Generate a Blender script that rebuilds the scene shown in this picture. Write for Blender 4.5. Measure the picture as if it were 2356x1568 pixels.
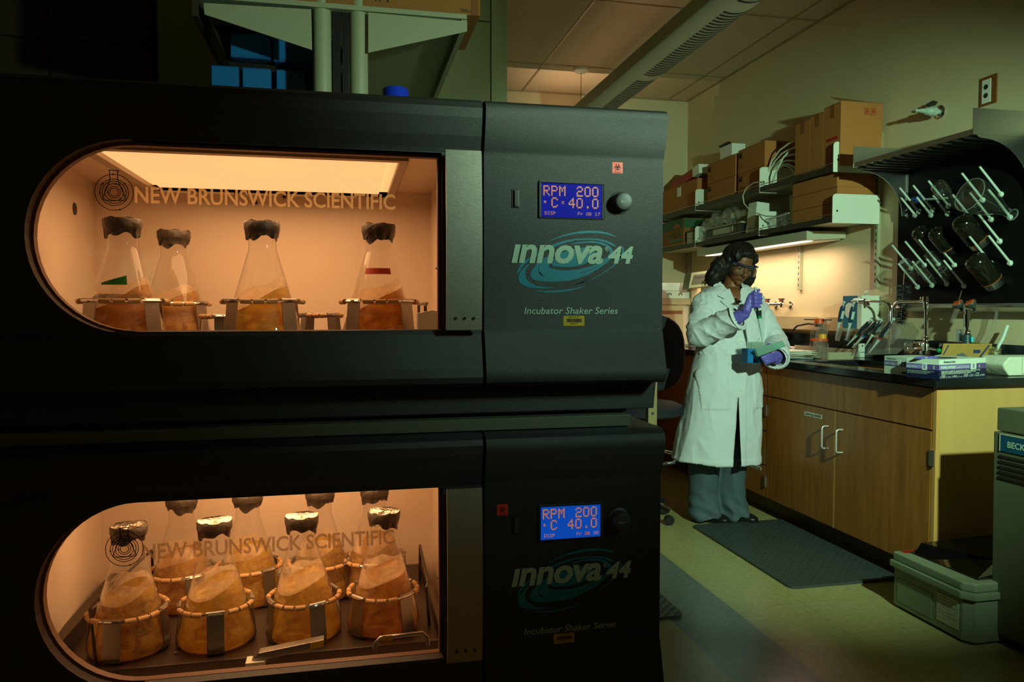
import bpy, bmesh, math, random
from mathutils import Vector, Matrix, noise as mnoise
random.seed(7)
PI = math.pi
for o in list(bpy.data.objects): bpy.data.objects.remove(o)
SC = bpy.context.scene
COL = SC.collection

# ------------------------------------------------------------------ camera
F_PX, CX, CY = 1750.0, 1178.0, 784.0
YAW = math.atan(377 / F_PX)
PITCH = math.atan(76 / F_PX * math.cos(YAW))
CAM = Vector((0, 0, 1.2))
FW = Vector((math.sin(YAW) * math.cos(PITCH), math.cos(YAW) * math.cos(PITCH), -math.sin(PITCH)))
RT = Vector((math.cos(YAW), -math.sin(YAW), 0))
UP = RT.cross(FW)
cd = bpy.data.cameras.new('camera')
cam = bpy.data.objects.new('camera', cd)
COL.objects.link(cam)
cd.sensor_width = 36
cd.lens = 36 * F_PX / 2356
cd.clip_start = 0.05
M3 = Matrix((RT, UP, -FW)).transposed()
cam.matrix_world = Matrix.Translation(CAM) @ M3.to_4x4()
SC.camera = cam
SC.view_settings.view_transform = 'Standard'
SC.view_settings.look = 'None'
SC.view_settings.gamma = 1
SC.view_settings.use_curve_mapping = False
SC.view_settings.exposure = 0.0

# ------------------------------------------------------------------ light
W = bpy.data.worlds.new('world'); SC.world = W; W.use_nodes = True
bg = W.node_tree.nodes['Background']
bg.inputs[0].default_value = (0.76, 0.49, 0.14, 1)
bg.inputs[1].default_value = 0.058

def light(name, kind, loc, target, energy, color, **kw):
    l = bpy.data.lights.new(name, kind)
    l.energy = energy; l.color = color
    for k, v in kw.items(): setattr(l, k, v)
    o = bpy.data.objects.new(name, l); COL.objects.link(o)
    o.location = loc
    d = Vector(target) - Vector(loc)
    o.rotation_euler = d.to_track_quat('-Z', 'Y').to_euler()
    if kind == 'AREA': o.rotation_euler = (0, 0, 0) if d.z < 0 else (PI, 0, 0)
    return o

# the photographer's gelled flash head, standing to the right of the camera
light('key_flash', 'SPOT', (1.70, 0.42, 1.99), (2.24, 3.9, 1.03), 380, (0.62, 1.0, 0.68),
      spot_size=math.radians(66), spot_blend=0.7, shadow_soft_size=0.03)
# added green fill spot, no real lamp, brightening the upper incubator's front
light('front_fill', 'SPOT', (1.62, 0.25, 2.05), (0.74, 1.78, 1.48), 80, (0.60, 1.0, 0.74),
      spot_size=math.radians(46), spot_blend=1.0, shadow_soft_size=0.15)
# another added fill spot, brightening the shelving behind the incubators
light('shelf_fill', 'SPOT', (1.62, 0.20, 1.90), (0.15, 2.9, 2.10), 170, (0.70, 1.0, 0.66),
      spot_size=math.radians(46), spot_blend=0.9, shadow_soft_size=0.05)
# warm spill of the room's suspended luminaire on the ceiling
light('luminaire_uplight', 'AREA', (1.76, 4.6, 2.70), (1.76, 4.6, 3.0), 9, (1.0, 0.68, 0.42),
      shape='RECTANGLE', size=0.2, size_y=3.0)
# under-shelf fluorescent lamp over the bench
tube = light('under_shelf_tube', 'AREA', (2.78, 4.86, 1.59), (2.83, 4.86, 1.0), 11, (1.0, 0.70, 0.48),
      shape='RECTANGLE', size=0.10, size_y=1.35)
tube.visible_camera = False         # the lit tube cover is modelled
# lamps inside the two incubators
for zo in (0, -0.783):
    lo = light('incubator_lamp', 'AREA', (-0.21, 2.20, 1.552 + zo), (-0.21, 2.20, 1.0 + zo), 4.4, (1.0, 0.53, 0.235),
          shape='RECTANGLE', size=0.60, size_y=0.46)
    lo.visible_camera = False       # the lit diffuser panel itself is modelled below it

# ------------------------------------------------------------------ pixel helpers (turn a photo pixel into a point of a real plane)
def ray(px, py): return FW + RT * ((px - CX) / F_PX) + UP * ((CY - py) / F_PX)
def onX(px, py, x): d = ray(px, py); return CAM + d * (x / d.x)
def onY(px, py, y): d = ray(px, py); return CAM + d * (y / d.y)
def onZ(px, py, z): d = ray(px, py); return CAM + d * ((z - CAM.z) / d.z)

# ------------------------------------------------------------------ materials
def lin(h):
    if isinstance(h, str):
        h = h.lstrip('#'); c = [int(h[i:i + 2], 16) / 255 for i in (0, 2, 4)]
        return tuple(((v + 0.055) / 1.055) ** 2.4 if v > 0.04045 else v / 12.92 for v in c) + (1,)
    return tuple(h) + (1,)

def mat(name, col, rough=0.5, metal=0.0, noise=0.0, nscale=20, bump=0.0, bscale=80, coat=0, spec=0.5, emit=None, es=0, stretch=None, alpha=1, sheen=0):
    m = bpy.data.materials.new(name); m.use_nodes = True
    nt = m.node_tree; b = nt.nodes['Principled BSDF']
    b.inputs['Base Color'].default_value = lin(col)
    b.inputs['Roughness'].default_value = rough
    b.inputs['Metallic'].default_value = metal
    b.inputs['Specular IOR Level'].default_value = spec
    b.inputs['Coat Weight'].default_value = coat
    b.inputs['Alpha'].default_value = alpha
    if sheen: b.inputs['Sheen Weight'].default_value = sheen
    if emit:
        b.inputs['Emission Color'].default_value = lin(emit); b.inputs['Emission Strength'].default_value = es
    tc = nt.nodes.new('ShaderNodeTexCoord'); mp = nt.nodes.new('ShaderNodeMapping')
    nt.links.new(tc.outputs['Object'], mp.inputs[0])
    if stretch: mp.inputs['Scale'].default_value = stretch
    if noise:
        n = nt.nodes.new('ShaderNodeTexNoise'); n.inputs['Scale'].default_value = nscale; n.inputs['Detail'].default_value = 6
        nt.links.new(mp.outputs[0], n.inputs['Vector'])
        mx = nt.nodes.new('ShaderNodeMix'); mx.data_type = 'RGBA'
        c = lin(col)
        mx.inputs[6].default_value = tuple(max(0, v * (1 - noise)) for v in c[:3]) + (1,)
        mx.inputs[7].default_value = tuple(min(1, v * (1 + noise)) for v in c[:3]) + (1,)
        nt.links.new(n.outputs['Fac'], mx.inputs[0]); nt.links.new(mx.outputs[2], b.inputs['Base Color'])
    if bump:
        n = nt.nodes.new('ShaderNodeTexNoise'); n.inputs['Scale'].default_value = bscale; n.inputs['Detail'].default_value = 4
        nt.links.new(mp.outputs[0], n.inputs['Vector'])
        bp = nt.nodes.new('ShaderNodeBump'); bp.inputs['Strength'].default_value = bump; bp.inputs['Distance'].default_value = 0.01
        nt.links.new(n.outputs['Fac'], bp.inputs['Height']); nt.links.new(bp.outputs[0], b.inputs['Normal'])
    return m

def facing(nt, ior):
    """two-sided reflectance of a thin pane"""
    f0 = 2 * ((ior - 1) / (ior + 1)) ** 2
    lw = nt.nodes.new('ShaderNodeLayerWeight'); lw.inputs[0].default_value = 0.5
    pw = nt.nodes.new('ShaderNodeMath'); pw.operation = 'POWER'; pw.inputs[1].default_value = 3.6; nt.links.new(lw.outputs['Facing'], pw.inputs[0])
    ma = nt.nodes.new('ShaderNodeMath'); ma.operation = 'MULTIPLY_ADD'; ma.inputs[1].default_value = 0.9; ma.inputs[2].default_value = f0; ma.use_clamp = True
    nt.links.new(pw.outputs[0], ma.inputs[0]); return ma

def glassy(name, tint=(1, 1, 1), body=0.0, bodycol=(0.8, 0.8, 0.8), rough=0.02, ior=1.45, noise=0, nscale=30, trans=0):
    """thin glass / film: clear with a fresnel reflection, optionally a scattering share"""
    m = bpy.data.materials.new(name); m.use_nodes = True
    nt = m.node_tree; nt.nodes.clear()
    out = nt.nodes.new('ShaderNodeOutputMaterial')
    tr = nt.nodes.new('ShaderNodeBsdfTransparent'); tr.inputs[0].default_value = tuple(tint) + (1,)
    gl = nt.nodes.new('ShaderNodeBsdfGlossy'); gl.inputs['Roughness'].default_value = rough
    fr = facing(nt, ior)
    base = tr
    if body or noise:
        df = nt.nodes.new('ShaderNodeBsdfDiffuse'); df.inputs[0].default_value = tuple(bodycol) + (1,)
        tl = nt.nodes.new('ShaderNodeBsdfTranslucent'); tl.inputs[0].default_value = tuple(bodycol) + (1,)
        a = nt.nodes.new('ShaderNodeMixShader'); a.inputs[0].default_value = trans if trans else 0.5
        nt.links.new(df.outputs[0], a.inputs[1]); nt.links.new(tl.outputs[0], a.inputs[2])
        mx = nt.nodes.new('ShaderNodeMixShader'); mx.inputs[0].default_value = body
        if noise:
            tc = nt.nodes.new('ShaderNodeTexCoord')
            n = nt.nodes.new('ShaderNodeTexNoise'); n.inputs['Scale'].default_value = nscale; n.inputs['Detail'].default_value = 5
            nt.links.new(tc.outputs['Object'], n.inputs['Vector'])
            mr = nt.nodes.new('ShaderNodeMapRange'); mr.inputs['From Min'].default_value = 0.38; mr.inputs['From Max'].default_value = 0.66
            mr.inputs['To Min'].default_value = max(0, body - noise); mr.inputs['To Max'].default_value = min(1, body + noise)
            nt.links.new(n.outputs['Fac'], mr.inputs[0]); nt.links.new(mr.outputs[0], mx.inputs[0])
        nt.links.new(tr.outputs[0], mx.inputs[1]); nt.links.new(a.outputs[0], mx.inputs[2])
        base = mx
    m2 = nt.nodes.new('ShaderNodeMixShader')
    nt.links.new(fr.outputs[0], m2.inputs[0]); nt.links.new(base.outputs[0], m2.inputs[1]); nt.links.new(gl.outputs[0], m2.inputs[2])
    nt.links.new(m2.outputs[0], out.inputs[0])
    return m

# ------------------------------------------------------------------ mesh builder
class MB:
    def __init__(s): s.v = []; s.f = []; s.mi = []; s.sm = []; s.m = 0
    def add(s, vs, fs, smooth=False):
        n = len(s.v); s.v += [tuple(v) for v in vs]
        for f in fs: s.f.append([n + i for i in f]); s.mi.append(s.m); s.sm.append(smooth)
        return s
    def box(s, x0, x1, y0, y1, z0, z1, M=None, smooth=False):
        vs = [Vector((x, y, z)) for z in (z0, z1) for y in (y0, y1) for x in (x0, x1)]
        if M: vs = [M @ v for v in vs]
        return s.add(vs, [(0, 2, 3, 1), (4, 5, 7, 6), (0, 1, 5, 4), (2, 6, 7, 3), (0, 4, 6, 2), (1, 3, 7, 5)], smooth)
    def quad(s, a, b, c, d): return s.add([a, b, c, d], [(0, 1, 2, 3)])
    def prism(s, pts, d, M=None):
        """polygon pts (3-D, any plane) extruded by vector d"""
        d = Vector(d); n = len(pts); P = [Vector(p) for p in pts]
        vs = P + [p + d for p in P]
        if M: vs = [M @ v for v in vs]
        fs = [tuple(range(n))[::-1], tuple(range(n, 2 * n))] + [(i, (i + 1) % n, n + (i + 1) % n, n + i) for i in range(n)]
        return s.add(vs, fs)
    def lathe(s, prof, n=24, M=None, cap0=True, cap1=True, fn=None):
        """prof [(r,z)...] about z"""
        vs = []; fs = []
        for (r, z) in prof:
            for k in range(n):
                a = 2 * PI * k / n; p = Vector((r * math.cos(a), r * math.sin(a), z))
                if fn: p = fn(p, a)
                vs.append(M @ p if M else p)
        for i in range(len(prof) - 1):
            for k in range(n): fs.append((i * n + k, i * n + (k + 1) % n, (i + 1) * n + (k + 1) % n, (i + 1) * n + k))
        s.add(vs, fs, True)
        if cap0: s.add([vs[k] for k in range(n)], [tuple(range(n))[::-1]])
        if cap1: s.add(vs[-n:], [tuple(range(n))])
        return s
    def cyl(s, p0, p1, r0, r1=None, n=16):
        p0 = Vector(p0); p1 = Vector(p1); r1 = r0 if r1 is None else r1
        q = (p1 - p0).to_track_quat('Z', 'Y').to_matrix().to_4x4()
        return s.lathe([(r0, 0), (r1, (p1 - p0).length)], n, Matrix.Translation(p0) @ q)
    def ball(s, c, r, n=16, M=None):
        if not hasattr(r, '__len__'): r = (r, r, r)
        c = Vector(c); h = n // 2; vs = []; fs = []
        for i in range(1, h):
            t = PI * i / h
            for k in range(n):
                a = 2 * PI * k / n
                vs.append(c + (M @ Vector((r[0] * math.sin(t) * math.cos(a), r[1] * math.sin(t) * math.sin(a), r[2] * math.cos(t))) if M else Vector((r[0] * math.sin(t) * math.cos(a), r[1] * math.sin(t) * math.sin(a), r[2] * math.cos(t)))))
        for i in range(h - 2):
            for k in range(n): fs.append((i * n + k, (i + 1) * n + k, (i + 1) * n + (k + 1) % n, i * n + (k + 1) % n))
        t = Vector((0, 0, r[2])); t = M @ t if M else t
        a = len(vs); vs += [c + t, c - t]
        for k in range(n):
            fs.append((a, k, (k + 1) % n)); fs.append((a + 1, (h - 2) * n + (k + 1) % n, (h - 2) * n + k))
        return s.add(vs, fs, True)
    def tube(s, pts, r, n=8, closed=False, caps=True, flat=None):
        """swept tube; r number or list; flat=(w,h) makes an elliptical section"""
        P = [Vector(p) for p in pts]; N = len(P); vs = []; fs = []
        R = r if hasattr(r, '__len__') else [r] * N
        up = None
        for i in range(N):
            a = P[(i - 1) % N] if (closed or i > 0) else P[i]; b = P[(i + 1) % N] if (closed or i < N - 1) else P[i]
            t = (b - a).normalized()
            if up is None:
                up = Vector((0, 0, 1)) if abs(t.z) < 0.9 else Vector((0, 1, 0))
            sd = t.cross(up).normalized(); up = sd.cross(t).normalized()
            for k in range(n):
                g = 2 * PI * k / n
                fw, fh = flat or (1, 1)
                vs.append(P[i] + (sd * math.cos(g) * fw + up * math.sin(g) * fh) * R[i])
        for i in range(N if closed else N - 1):
            j = (i + 1) % N
            for k in range(n): fs.append((i * n + k, i * n + (k + 1) % n, j * n + (k + 1) % n, j * n + k))
        s.add(vs, fs, True)
        if caps and not closed:
            s.add(vs[:n], [tuple(range(n))]); s.add(vs[-n:], [tuple(range(n))[::-1]])
        return s
    def mesh(s, name, off=Vector((0, 0, 0))):
        me = bpy.data.meshes.new(name)
        me.from_pydata([Vector(v) - off for v in s.v], [], s.f)
        me.polygons.foreach_set('material_index', s.mi); me.polygons.foreach_set('use_smooth', s.sm)
        me.update()
        return me

OFF = {}
def put(name, mb, mats, parent=None, loc=None, bevel=0, seg=2, kind=None, solid=0):
    off = OFF[parent.name] if parent else Vector(loc or (0, 0, 0))
    me = mb.mesh(name, off) if isinstance(mb, MB) else mb
    for m in (mats if isinstance(mats, (list, tuple)) else [mats]): me.materials.append(m)
    bm = bmesh.new(); bm.from_mesh(me); bmesh.ops.remove_doubles(bm, verts=bm.verts, dist=1e-6)
    bmesh.ops.recalc_face_normals(bm, faces=bm.faces)
    if bevel:
        eds = [e for e in bm.edges if len(e.link_faces) == 2 and e.calc_face_angle(0) > 0.6]
        try: bmesh.ops.bevel(bm, geom=eds, offset=bevel, segments=seg, profile=0.6, affect='EDGES', clamp_overlap=True)
        except Exception: pass
    bm.to_mesh(me); bm.free()
    if not bevel and any(s_ for s_ in (p.use_smooth for p in me.polygons)): me.set_sharp_from_angle(angle=math.radians(42))
    o = bpy.data.objects.new(name, me); COL.objects.link(o)
    if parent: o.parent = parent
    else: o.location = off
    OFF[o.name] = off
    if kind: o['kind'] = kind
    if bevel:
        for p in me.polygons: p.use_smooth = True
        try: me.set_sharp_from_angle(angle=math.radians(35))
        except Exception: pass
        wn = o.modifiers.new('weighted_normals', 'WEIGHTED_NORMAL'); wn.keep_sharp = True; wn.weight = 100
    return o

def tag(o, label=None, cat=None, group=None, kind=None):
    if label: o['label'] = label
    if cat: o['category'] = cat
    if group: o['group'] = group
    if kind: o['kind'] = kind
    return o
def thing(name, label, cat, loc, group=None):
    o = bpy.data.objects.new(name, None); COL.objects.link(o); o.empty_display_size = 0.05
    o.location = loc; OFF[o.name] = Vector(loc)
    return tag(o, label, cat, group)
def single(name, mb, mats, label, cat, group=None, bevel=0, kind=None, seg=2):
    xs = [v[0] for v in mb.v]; ys = [v[1] for v in mb.v]; zs = [v[2] for v in mb.v]
    loc = Vector(((min(xs) + max(xs)) / 2, (min(ys) + max(ys)) / 2, min(zs)))
    return tag(put(name, mb, mats, loc=loc, bevel=bevel, seg=seg), label, cat, group, kind)
def struct(name, mb, mats, label=None, bevel=0):
    o = put(name, mb, mats, bevel=bevel); o['kind'] = 'structure'
    if label: o['label'] = label
    return o
def copy_tree(o, parent=None):
    c = o.copy(); COL.objects.link(c); OFF[c.name] = OFF.get(o.name, Vector((0, 0, 0)))
    if parent: c.parent = parent
    for ch in list(o.children): copy_tree(ch, c)
    return c

def text(s, size, P, right, up, m, parent, name='lettering', shear=0.0, bold=0.0, align='LEFT', width=None, height=None, depth=0.0004, space=1.0):
    """text lying on a plane: P lower-left (or centre) of the baseline"""
    cu = bpy.data.curves.new(name, 'FONT'); cu.body = s; cu.size = 1; cu.offset = bold
    cu.shear = shear; cu.align_x = align; cu.space_character = space; cu.resolution_u = 3
    t = bpy.data.objects.new('tmp', cu); COL.objects.link(t)
    dg = bpy.context.evaluated_depsgraph_get(); dg.update()
    me = bpy.data.meshes.new_from_object(t.evaluated_get(dg))
    bpy.data.objects.remove(t); bpy.data.curves.remove(cu)
    if not me.vertices: return None
    xs = [v.co.x for v in me.vertices]; ys = [v.co.y for v in me.vertices]
    sx = sy = size
    if width: sx = width / (max(xs) - min(xs)); sy = sx if not height else height / (max(ys) - min(ys))
    elif height: sx = sy = height / (max(ys) - min(ys))
    x0 = min(xs) if align == 'LEFT' else 0
    right = Vector(right).normalized(); up = Vector(up).normalized(); nrm = right.cross(up)
    off = OFF[parent.name] if parent else Vector((0, 0, 0))
    for v in me.vertices:
        v.co = Vector(P) + right * ((v.co.x - x0) * sx) + up * (v.co.y * sy) + nrm * depth - off
    me.materials.clear(); me.materials.append(m)
    for p in me.polygons: p.use_smooth = False
    o = bpy.data.objects.new(name, me); COL.objects.link(o); o.parent = parent
    OFF[o.name] = off
    return o

def remesh(mb, name, vox, mats, parent, smooth=2, disp=None, off=None, sub=0):
    """fuse overlapping shapes into one continuous surface"""
    off = OFF[parent.name]
    me = mb.mesh(name + '_raw', off)
    o = bpy.data.objects.new('tmp', me); COL.objects.link(o)
    md = o.modifiers.new('r', 'REMESH'); md.mode = 'VOXEL'; md.voxel_size = vox; md.use_smooth_shade = True
    if smooth:
        sm = o.modifiers.new('s', 'SMOOTH'); sm.factor = 0.5; sm.iterations = smooth
    dg = bpy.context.evaluated_depsgraph_get(); dg.update()
    m2 = bpy.data.meshes.new_from_object(o.evaluated_get(dg)); bpy.data.objects.remove(o)
    if disp:
        ns = [v.normal.copy() for v in m2.vertices]
        for v, n in zip(m2.vertices, ns): v.co = disp(v.co + off, n) - off
        m2.update()
    m2.materials.clear()
    for m in (mats if isinstance(mats, (list, tuple)) else [mats]): m2.materials.append(m)
    for p in m2.polygons: p.use_smooth = True
    r = bpy.data.objects.new(name, m2); COL.objects.link(r); r.parent = parent; OFF[r.name] = off
    m2.name = name
    return r
# ------------------------------------------------------------------ common materials
WX, YB, ZC = 2.98, 6.38, 3.05        # right wall, back wall, ceiling
M_wall = mat('wall_paint', '#cfc199', 0.7, noise=0.04, nscale=3, bump=0.04, bscale=120)
M_ceil = mat('ceiling_tile', '#d8c3a4', 0.85, noise=0.05, nscale=60, bump=0.05, bscale=200)
M_grid = mat('ceiling_grid', '#a08e6c', 0.6)
M_steel = mat('stainless', (0.55, 0.56, 0.54), 0.28, 1.0, bump=0.05, bscale=60, stretch=(1, 1, 30))
M_chrome = mat('chrome', (0.75, 0.76, 0.76), 0.09, 1.0)
M_darkmetal = mat('dark_metal', (0.06, 0.06, 0.055), 0.4, 0.8)
M_white = mat('white_enamel', '#dfe6d6', 0.45)
M_paper = mat('paper', '#e8ecdf', 0.75)
M_black = mat('black_plastic', (0.012, 0.012, 0.013), 0.35)
M_blackres = mat('black_resin', (0.010, 0.012, 0.013), 0.16, noise=0.2, nscale=90)
M_card = mat('cardboard', '#a96c30', 0.8, noise=0.10, nscale=14, bump=0.05, bscale=60)
M_card2 = mat('cardboard_dark', '#8e5f28', 0.8, noise=0.10, nscale=14)
M_tape = mat('brown_tape', '#7d4c22', 0.35)
M_ink = mat('black_ink', (0.015, 0.013, 0.012), 0.6)
M_red = mat('red_print', '#a5160f', 0.5)
M_teal = mat('teal_print', '#0d7f88', 0.5)
M_glass = glassy('clear_glass', (0.97, 0.98, 0.97), 0.03, (0.8, 0.85, 0.8), ior=1.5)
M_plasticclear = glassy('clear_plastic', (0.93, 0.95, 0.93), 0.12, (0.8, 0.85, 0.8), rough=0.08, ior=1.5)
M_pane = glassy('door_pane', (0.97, 0.96, 0.95), 0.0, ior=1.22)

def maple():
    m = bpy.data.materials.new('maple_veneer'); m.use_nodes = True; nt = m.node_tree; b = nt.nodes['Principled BSDF']
    tc = nt.nodes.new('ShaderNodeTexCoord'); mp = nt.nodes.new('ShaderNodeMapping'); mp.inputs['Scale'].default_value = (9, 9, 0.9)
    n = nt.nodes.new('ShaderNodeTexNoise'); n.inputs['Scale'].default_value = 3; n.inputs['Detail'].default_value = 8; n.inputs['Distortion'].default_value = 0.6
    cr = nt.nodes.new('ShaderNodeValToRGB')
    cr.color_ramp.elements[0].position = 0.3; cr.color_ramp.elements[0].color = lin('#9a5c20')
    cr.color_ramp.elements[1].position = 0.7; cr.color_ramp.elements[1].color = lin('#b87732')
    mp2 = nt.nodes.new('ShaderNodeMapping'); mp2.inputs['Scale'].default_value = (60, 60, 1.2)
    n2 = nt.nodes.new('ShaderNodeTexNoise'); n2.inputs['Scale'].default_value = 4; n2.inputs['Detail'].default_value = 3
    mx = nt.nodes.new('ShaderNodeMix'); mx.data_type = 'RGBA'; mx.blend_type = 'MULTIPLY'; mx.inputs[0].default_value = 0.25
    for a, c in ((mp, tc), (mp2, tc)): nt.links.new(c.outputs['Object'], a.inputs[0])
    nt.links.new(mp.outputs[0], n.inputs['Vector']); nt.links.new(mp2.outputs[0], n2.inputs['Vector'])
    nt.links.new(n.outputs['Fac'], cr.inputs[0]); nt.links.new(cr.outputs[0], mx.inputs[6]); nt.links.new(n2.outputs['Fac'], mx.inputs[7])
    nt.links.new(mx.outputs[2], b.inputs['Base Color'])
    b.inputs['Roughness'].default_value = 0.42
    return m
M_maple = maple()
M_maple_lit = mat('maple_veneer_lit', '#c29b5a', 0.4, noise=.09, nscale=4, stretch=(6, 6, .8))  # same veneer as the doors, key light's brightening put into the colour
M_maple_edge = mat('maple_edge', '#c99450', 0.45)

def floor_mat():
    m = bpy.data.materials.new('vinyl_floor'); m.use_nodes = True; nt = m.node_tree; b = nt.nodes['Principled BSDF']
    N = nt.nodes.new; L = nt.links.new
    tc = N('ShaderNodeTexCoord'); sx = N('ShaderNodeSeparateXYZ'); L(tc.outputs['Object'], sx.inputs[0])
    def math_(op, a, bb=None):
        n = N('ShaderNodeMath'); n.operation = op
        (L(a, n.inputs[0]) if not isinstance(a, (int, float)) else setattr(n.inputs[0], 'default_value', a))
        if bb is not None: (L(bb, n.inputs[1]) if not isinstance(bb, (int, float)) else setattr(n.inputs[1], 'default_value', bb))
        return n.outputs[0]
    g1 = math_('GREATER_THAN', sx.outputs['X'], 1.208); g2 = math_('LESS_THAN', sx.outputs['X'], 1.495)
    band = math_('MULTIPLY', g1, g2)
    n1 = N('ShaderNodeTexNoise'); n1.inputs['Scale'].default_value = 45; n1.inputs['Detail'].default_value = 8; n1.inputs['Roughness'].default_value = 0.7
    L(tc.outputs['Object'], n1.inputs['Vector'])
    n2 = N('ShaderNodeTexNoise'); n2.inputs['Scale'].default_value = 2.5; n2.inputs['Detail'].default_value = 3
    L(tc.outputs['Object'], n2.inputs['Vector'])
    def ramp(c0, c1):
        r = N('ShaderNodeValToRGB'); r.color_ramp.elements[0].position = 0.35; r.color_ramp.elements[1].position = 0.62
        r.color_ramp.elements[0].color = lin(c0); r.color_ramp.elements[1].color = lin(c1); L(n1.outputs['Fac'], r.inputs[0]); return r.outputs[0]
    mx = N('ShaderNodeMix'); mx.data_type = 'RGBA'; L(band, mx.inputs[0]); L(ramp('#a2985f', '#b4ab76'), mx.inputs[6]); L(ramp('#5c645f', '#747c75'), mx.inputs[7])
    # tile joints
    fx = math_('FRACT', math_('DIVIDE', math_('SUBTRACT', sx.outputs['X'], 1.208), 0.2957)); fy = math_('FRACT', math_('DIVIDE', sx.outputs['Y'], 0.3048))
    j = math_('MAXIMUM', math_('LESS_THAN', fx, 0.006), math_('LESS_THAN', fy, 0.006))
    m2 = N('ShaderNodeMix'); m2.data_type = 'RGBA'; m2.blend_type = 'MULTIPLY'; L(math_('MULTIPLY', j, 0.55), m2.inputs[0]); L(mx.outputs[2], m2.inputs[6]); m2.inputs[7].default_value = (0.25, 0.25, 0.2, 1)
    L(m2.outputs[2], b.inputs['Base Color'])
    rr = N('ShaderNodeMapRange'); L(n2.outputs['Fac'], rr.inputs[0]); rr.inputs['To Min'].default_value = 0.18; rr.inputs['To Max'].default_value = 0.38
    L(rr.outputs[0], b.inputs['Roughness'])
    bp = N('ShaderNodeBump'); bp.inputs['Strength'].default_value = 0.05; bp.inputs['Distance'].default_value = 0.01; L(n1.outputs['Fac'], bp.inputs['Height']); L(bp.outputs[0], b.inputs['Normal'])
    return m
M_floor = floor_mat()

# ------------------------------------------------------------------ room shell
struct('floor', MB().box(-3.2, WX + .1, -1.5, YB + .1, -.05, 0), M_floor)
struct('wall_right', MB().box(WX, WX + .1, -1.5, YB + .1, 0, ZC + .1), M_wall)
struct('wall_back', MB().box(-3.2, WX, YB, YB + .1, 0, ZC + .1), M_wall)
M_dark = mat('dark_wall', '#2b2314', 0.8, noise=0.2, nscale=4)
struct('wall_left', MB().box(-3.3, -3.2, -1.5, YB + .1, 0, ZC + .1), M_wall)
struct('ceiling', MB().box(-3.2, WX, -1.5, YB, ZC, ZC + .1), M_ceil)
g = MB()
for x in (1.194 - .61 * 3, 1.194 - .61 * 2, 1.194 - .61, 1.464 - .0, 2.18, 2.79, -1.6, -2.5): g.box(x - .007, x + .007, -1.4, YB, ZC - .004, ZC + .001)
for y in (5.66, 4.44, 3.22, 2.0): g.box(-3.2, WX, y - .007, y + .007, ZC - .0045, ZC + .001)
g.box(WX - .014, WX, -1.4, YB, ZC - .010, ZC); g.box(-3.2, WX, YB - .014, YB, ZC - .010, ZC)
struct('trim_1', g, M_grid, 'suspended ceiling grid and wall angle')

# ceiling canopy + cable, luminaire
lum = thing('pendant_luminaire', 'long pale grey suspended luminaire with louvred slots under the ceiling', 'lamp', (1.76, 4.6, 2.55))
M_lum = mat('luminaire_body', '#d8d3bc', 0.45)
M_lumslot = mat('luminaire_slot', (0.03, 0.035, 0.03), 0.6)
x0, x1 = 1.655, 1.872
prof = []
for i in range(13):
    a = PI * i / 12; prof.append((1.764 - .115 * math.cos(a), 2.63 - .045 * math.sin(a)))
prof = [(1.649, 2.70)] + prof + [(1.879, 2.70)]
b = MB(); b.prism([(x, 2.2, z) for x, z in prof], (0, 4.1, 0))
put('housing', b, M_lum, lum, bevel=.003)
s = MB(); sl = MB()
def louver(ya, yb):
    y = ya
    while y < yb:
        pts = []
        for i in range(9):
            a = PI * (0.40 + 0.44 * (i / 8)); pts.append((1.764 - .1155 * math.cos(a) , y + .012 * math.sin(PI * i / 8), 2.6295 - .0457 * math.sin(a)))
        for p, q in zip(pts[:-1], pts[1:]): s.add([p, q, (q[0], q[1] + .017, q[2]), (p[0], p[1] + .017, p[2])], [(0, 1, 2, 3)])
        y += .036
for ya, yb in ((2.5, 3.2), (3.32, 4.30), (4.42, 5.4)):
    s = MB(); louver(ya, yb); tag(put('louver_slots', s, M_lumslot, lum), kind='stuff')
b = MB(); b.cyl((1.773, 5.701, 2.69), (1.773, 5.701, 3.04), .0022); put('suspension_cable', b, M_darkmetal, lum)
b = MB(); b.lathe([(.0, 3.012), (.035, 3.014), (.058, 3.03), (.062, 3.049)], 24, Matrix.Translation((1.773, 5.701, 0)), cap0=False); put('canopy', b, M_white, lum)

# tall cabinet behind the incubators and panelling at its left, coloured dark for the unlit corner
M_cab = mat('cabinet_green', '#7c7f55', 0.5, noise=0.04, nscale=5)
c = thing('tall_storage_cabinet', 'tall pale green cabinet standing behind the shelf posts', 'cabinet', (0, 4.3, 0))
YCB = 4.05; xa_, xb_, xc_, xd_ = [onY(px, 120, YCB).x for px in (365, 748, 1130, 1168)]
put('carcass', MB().box(xa_ - .01, xd_, YCB + .02, 4.6, 0.0, ZC - .002), M_cab, c, bevel=.003)
d = MB().box(xa_, xb_ - .003, YCB, YCB + .018, .1, 3.0); put('door', d, M_cab, c, bevel=.003)
d = MB().box(xb_ + .003, xc_ - .004, YCB, YCB + .018, .1, onY(1110, 50, YCB).z).box(xb_ + .003, xc_ - .004, YCB, YCB + .018, onY(1110, 49, YCB).z + .004, 3.0); put('door', d, M_cab, c, bevel=.003)
put('stile', MB().box(xc_ + .002, xd_ - .002, YCB + .004, YCB + .02, .0, 3.04), mat('cabinet_stile', '#8f9467', .5), c, bevel=.002)
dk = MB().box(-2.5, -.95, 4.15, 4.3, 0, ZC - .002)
for x in (-2.3, -1.85, -1.4): dk.box(x, x + .44, 4.13, 4.15, 0.1, 2.50).box(x, x + .44, 4.13, 4.15, 2.51, 3.0)
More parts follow.
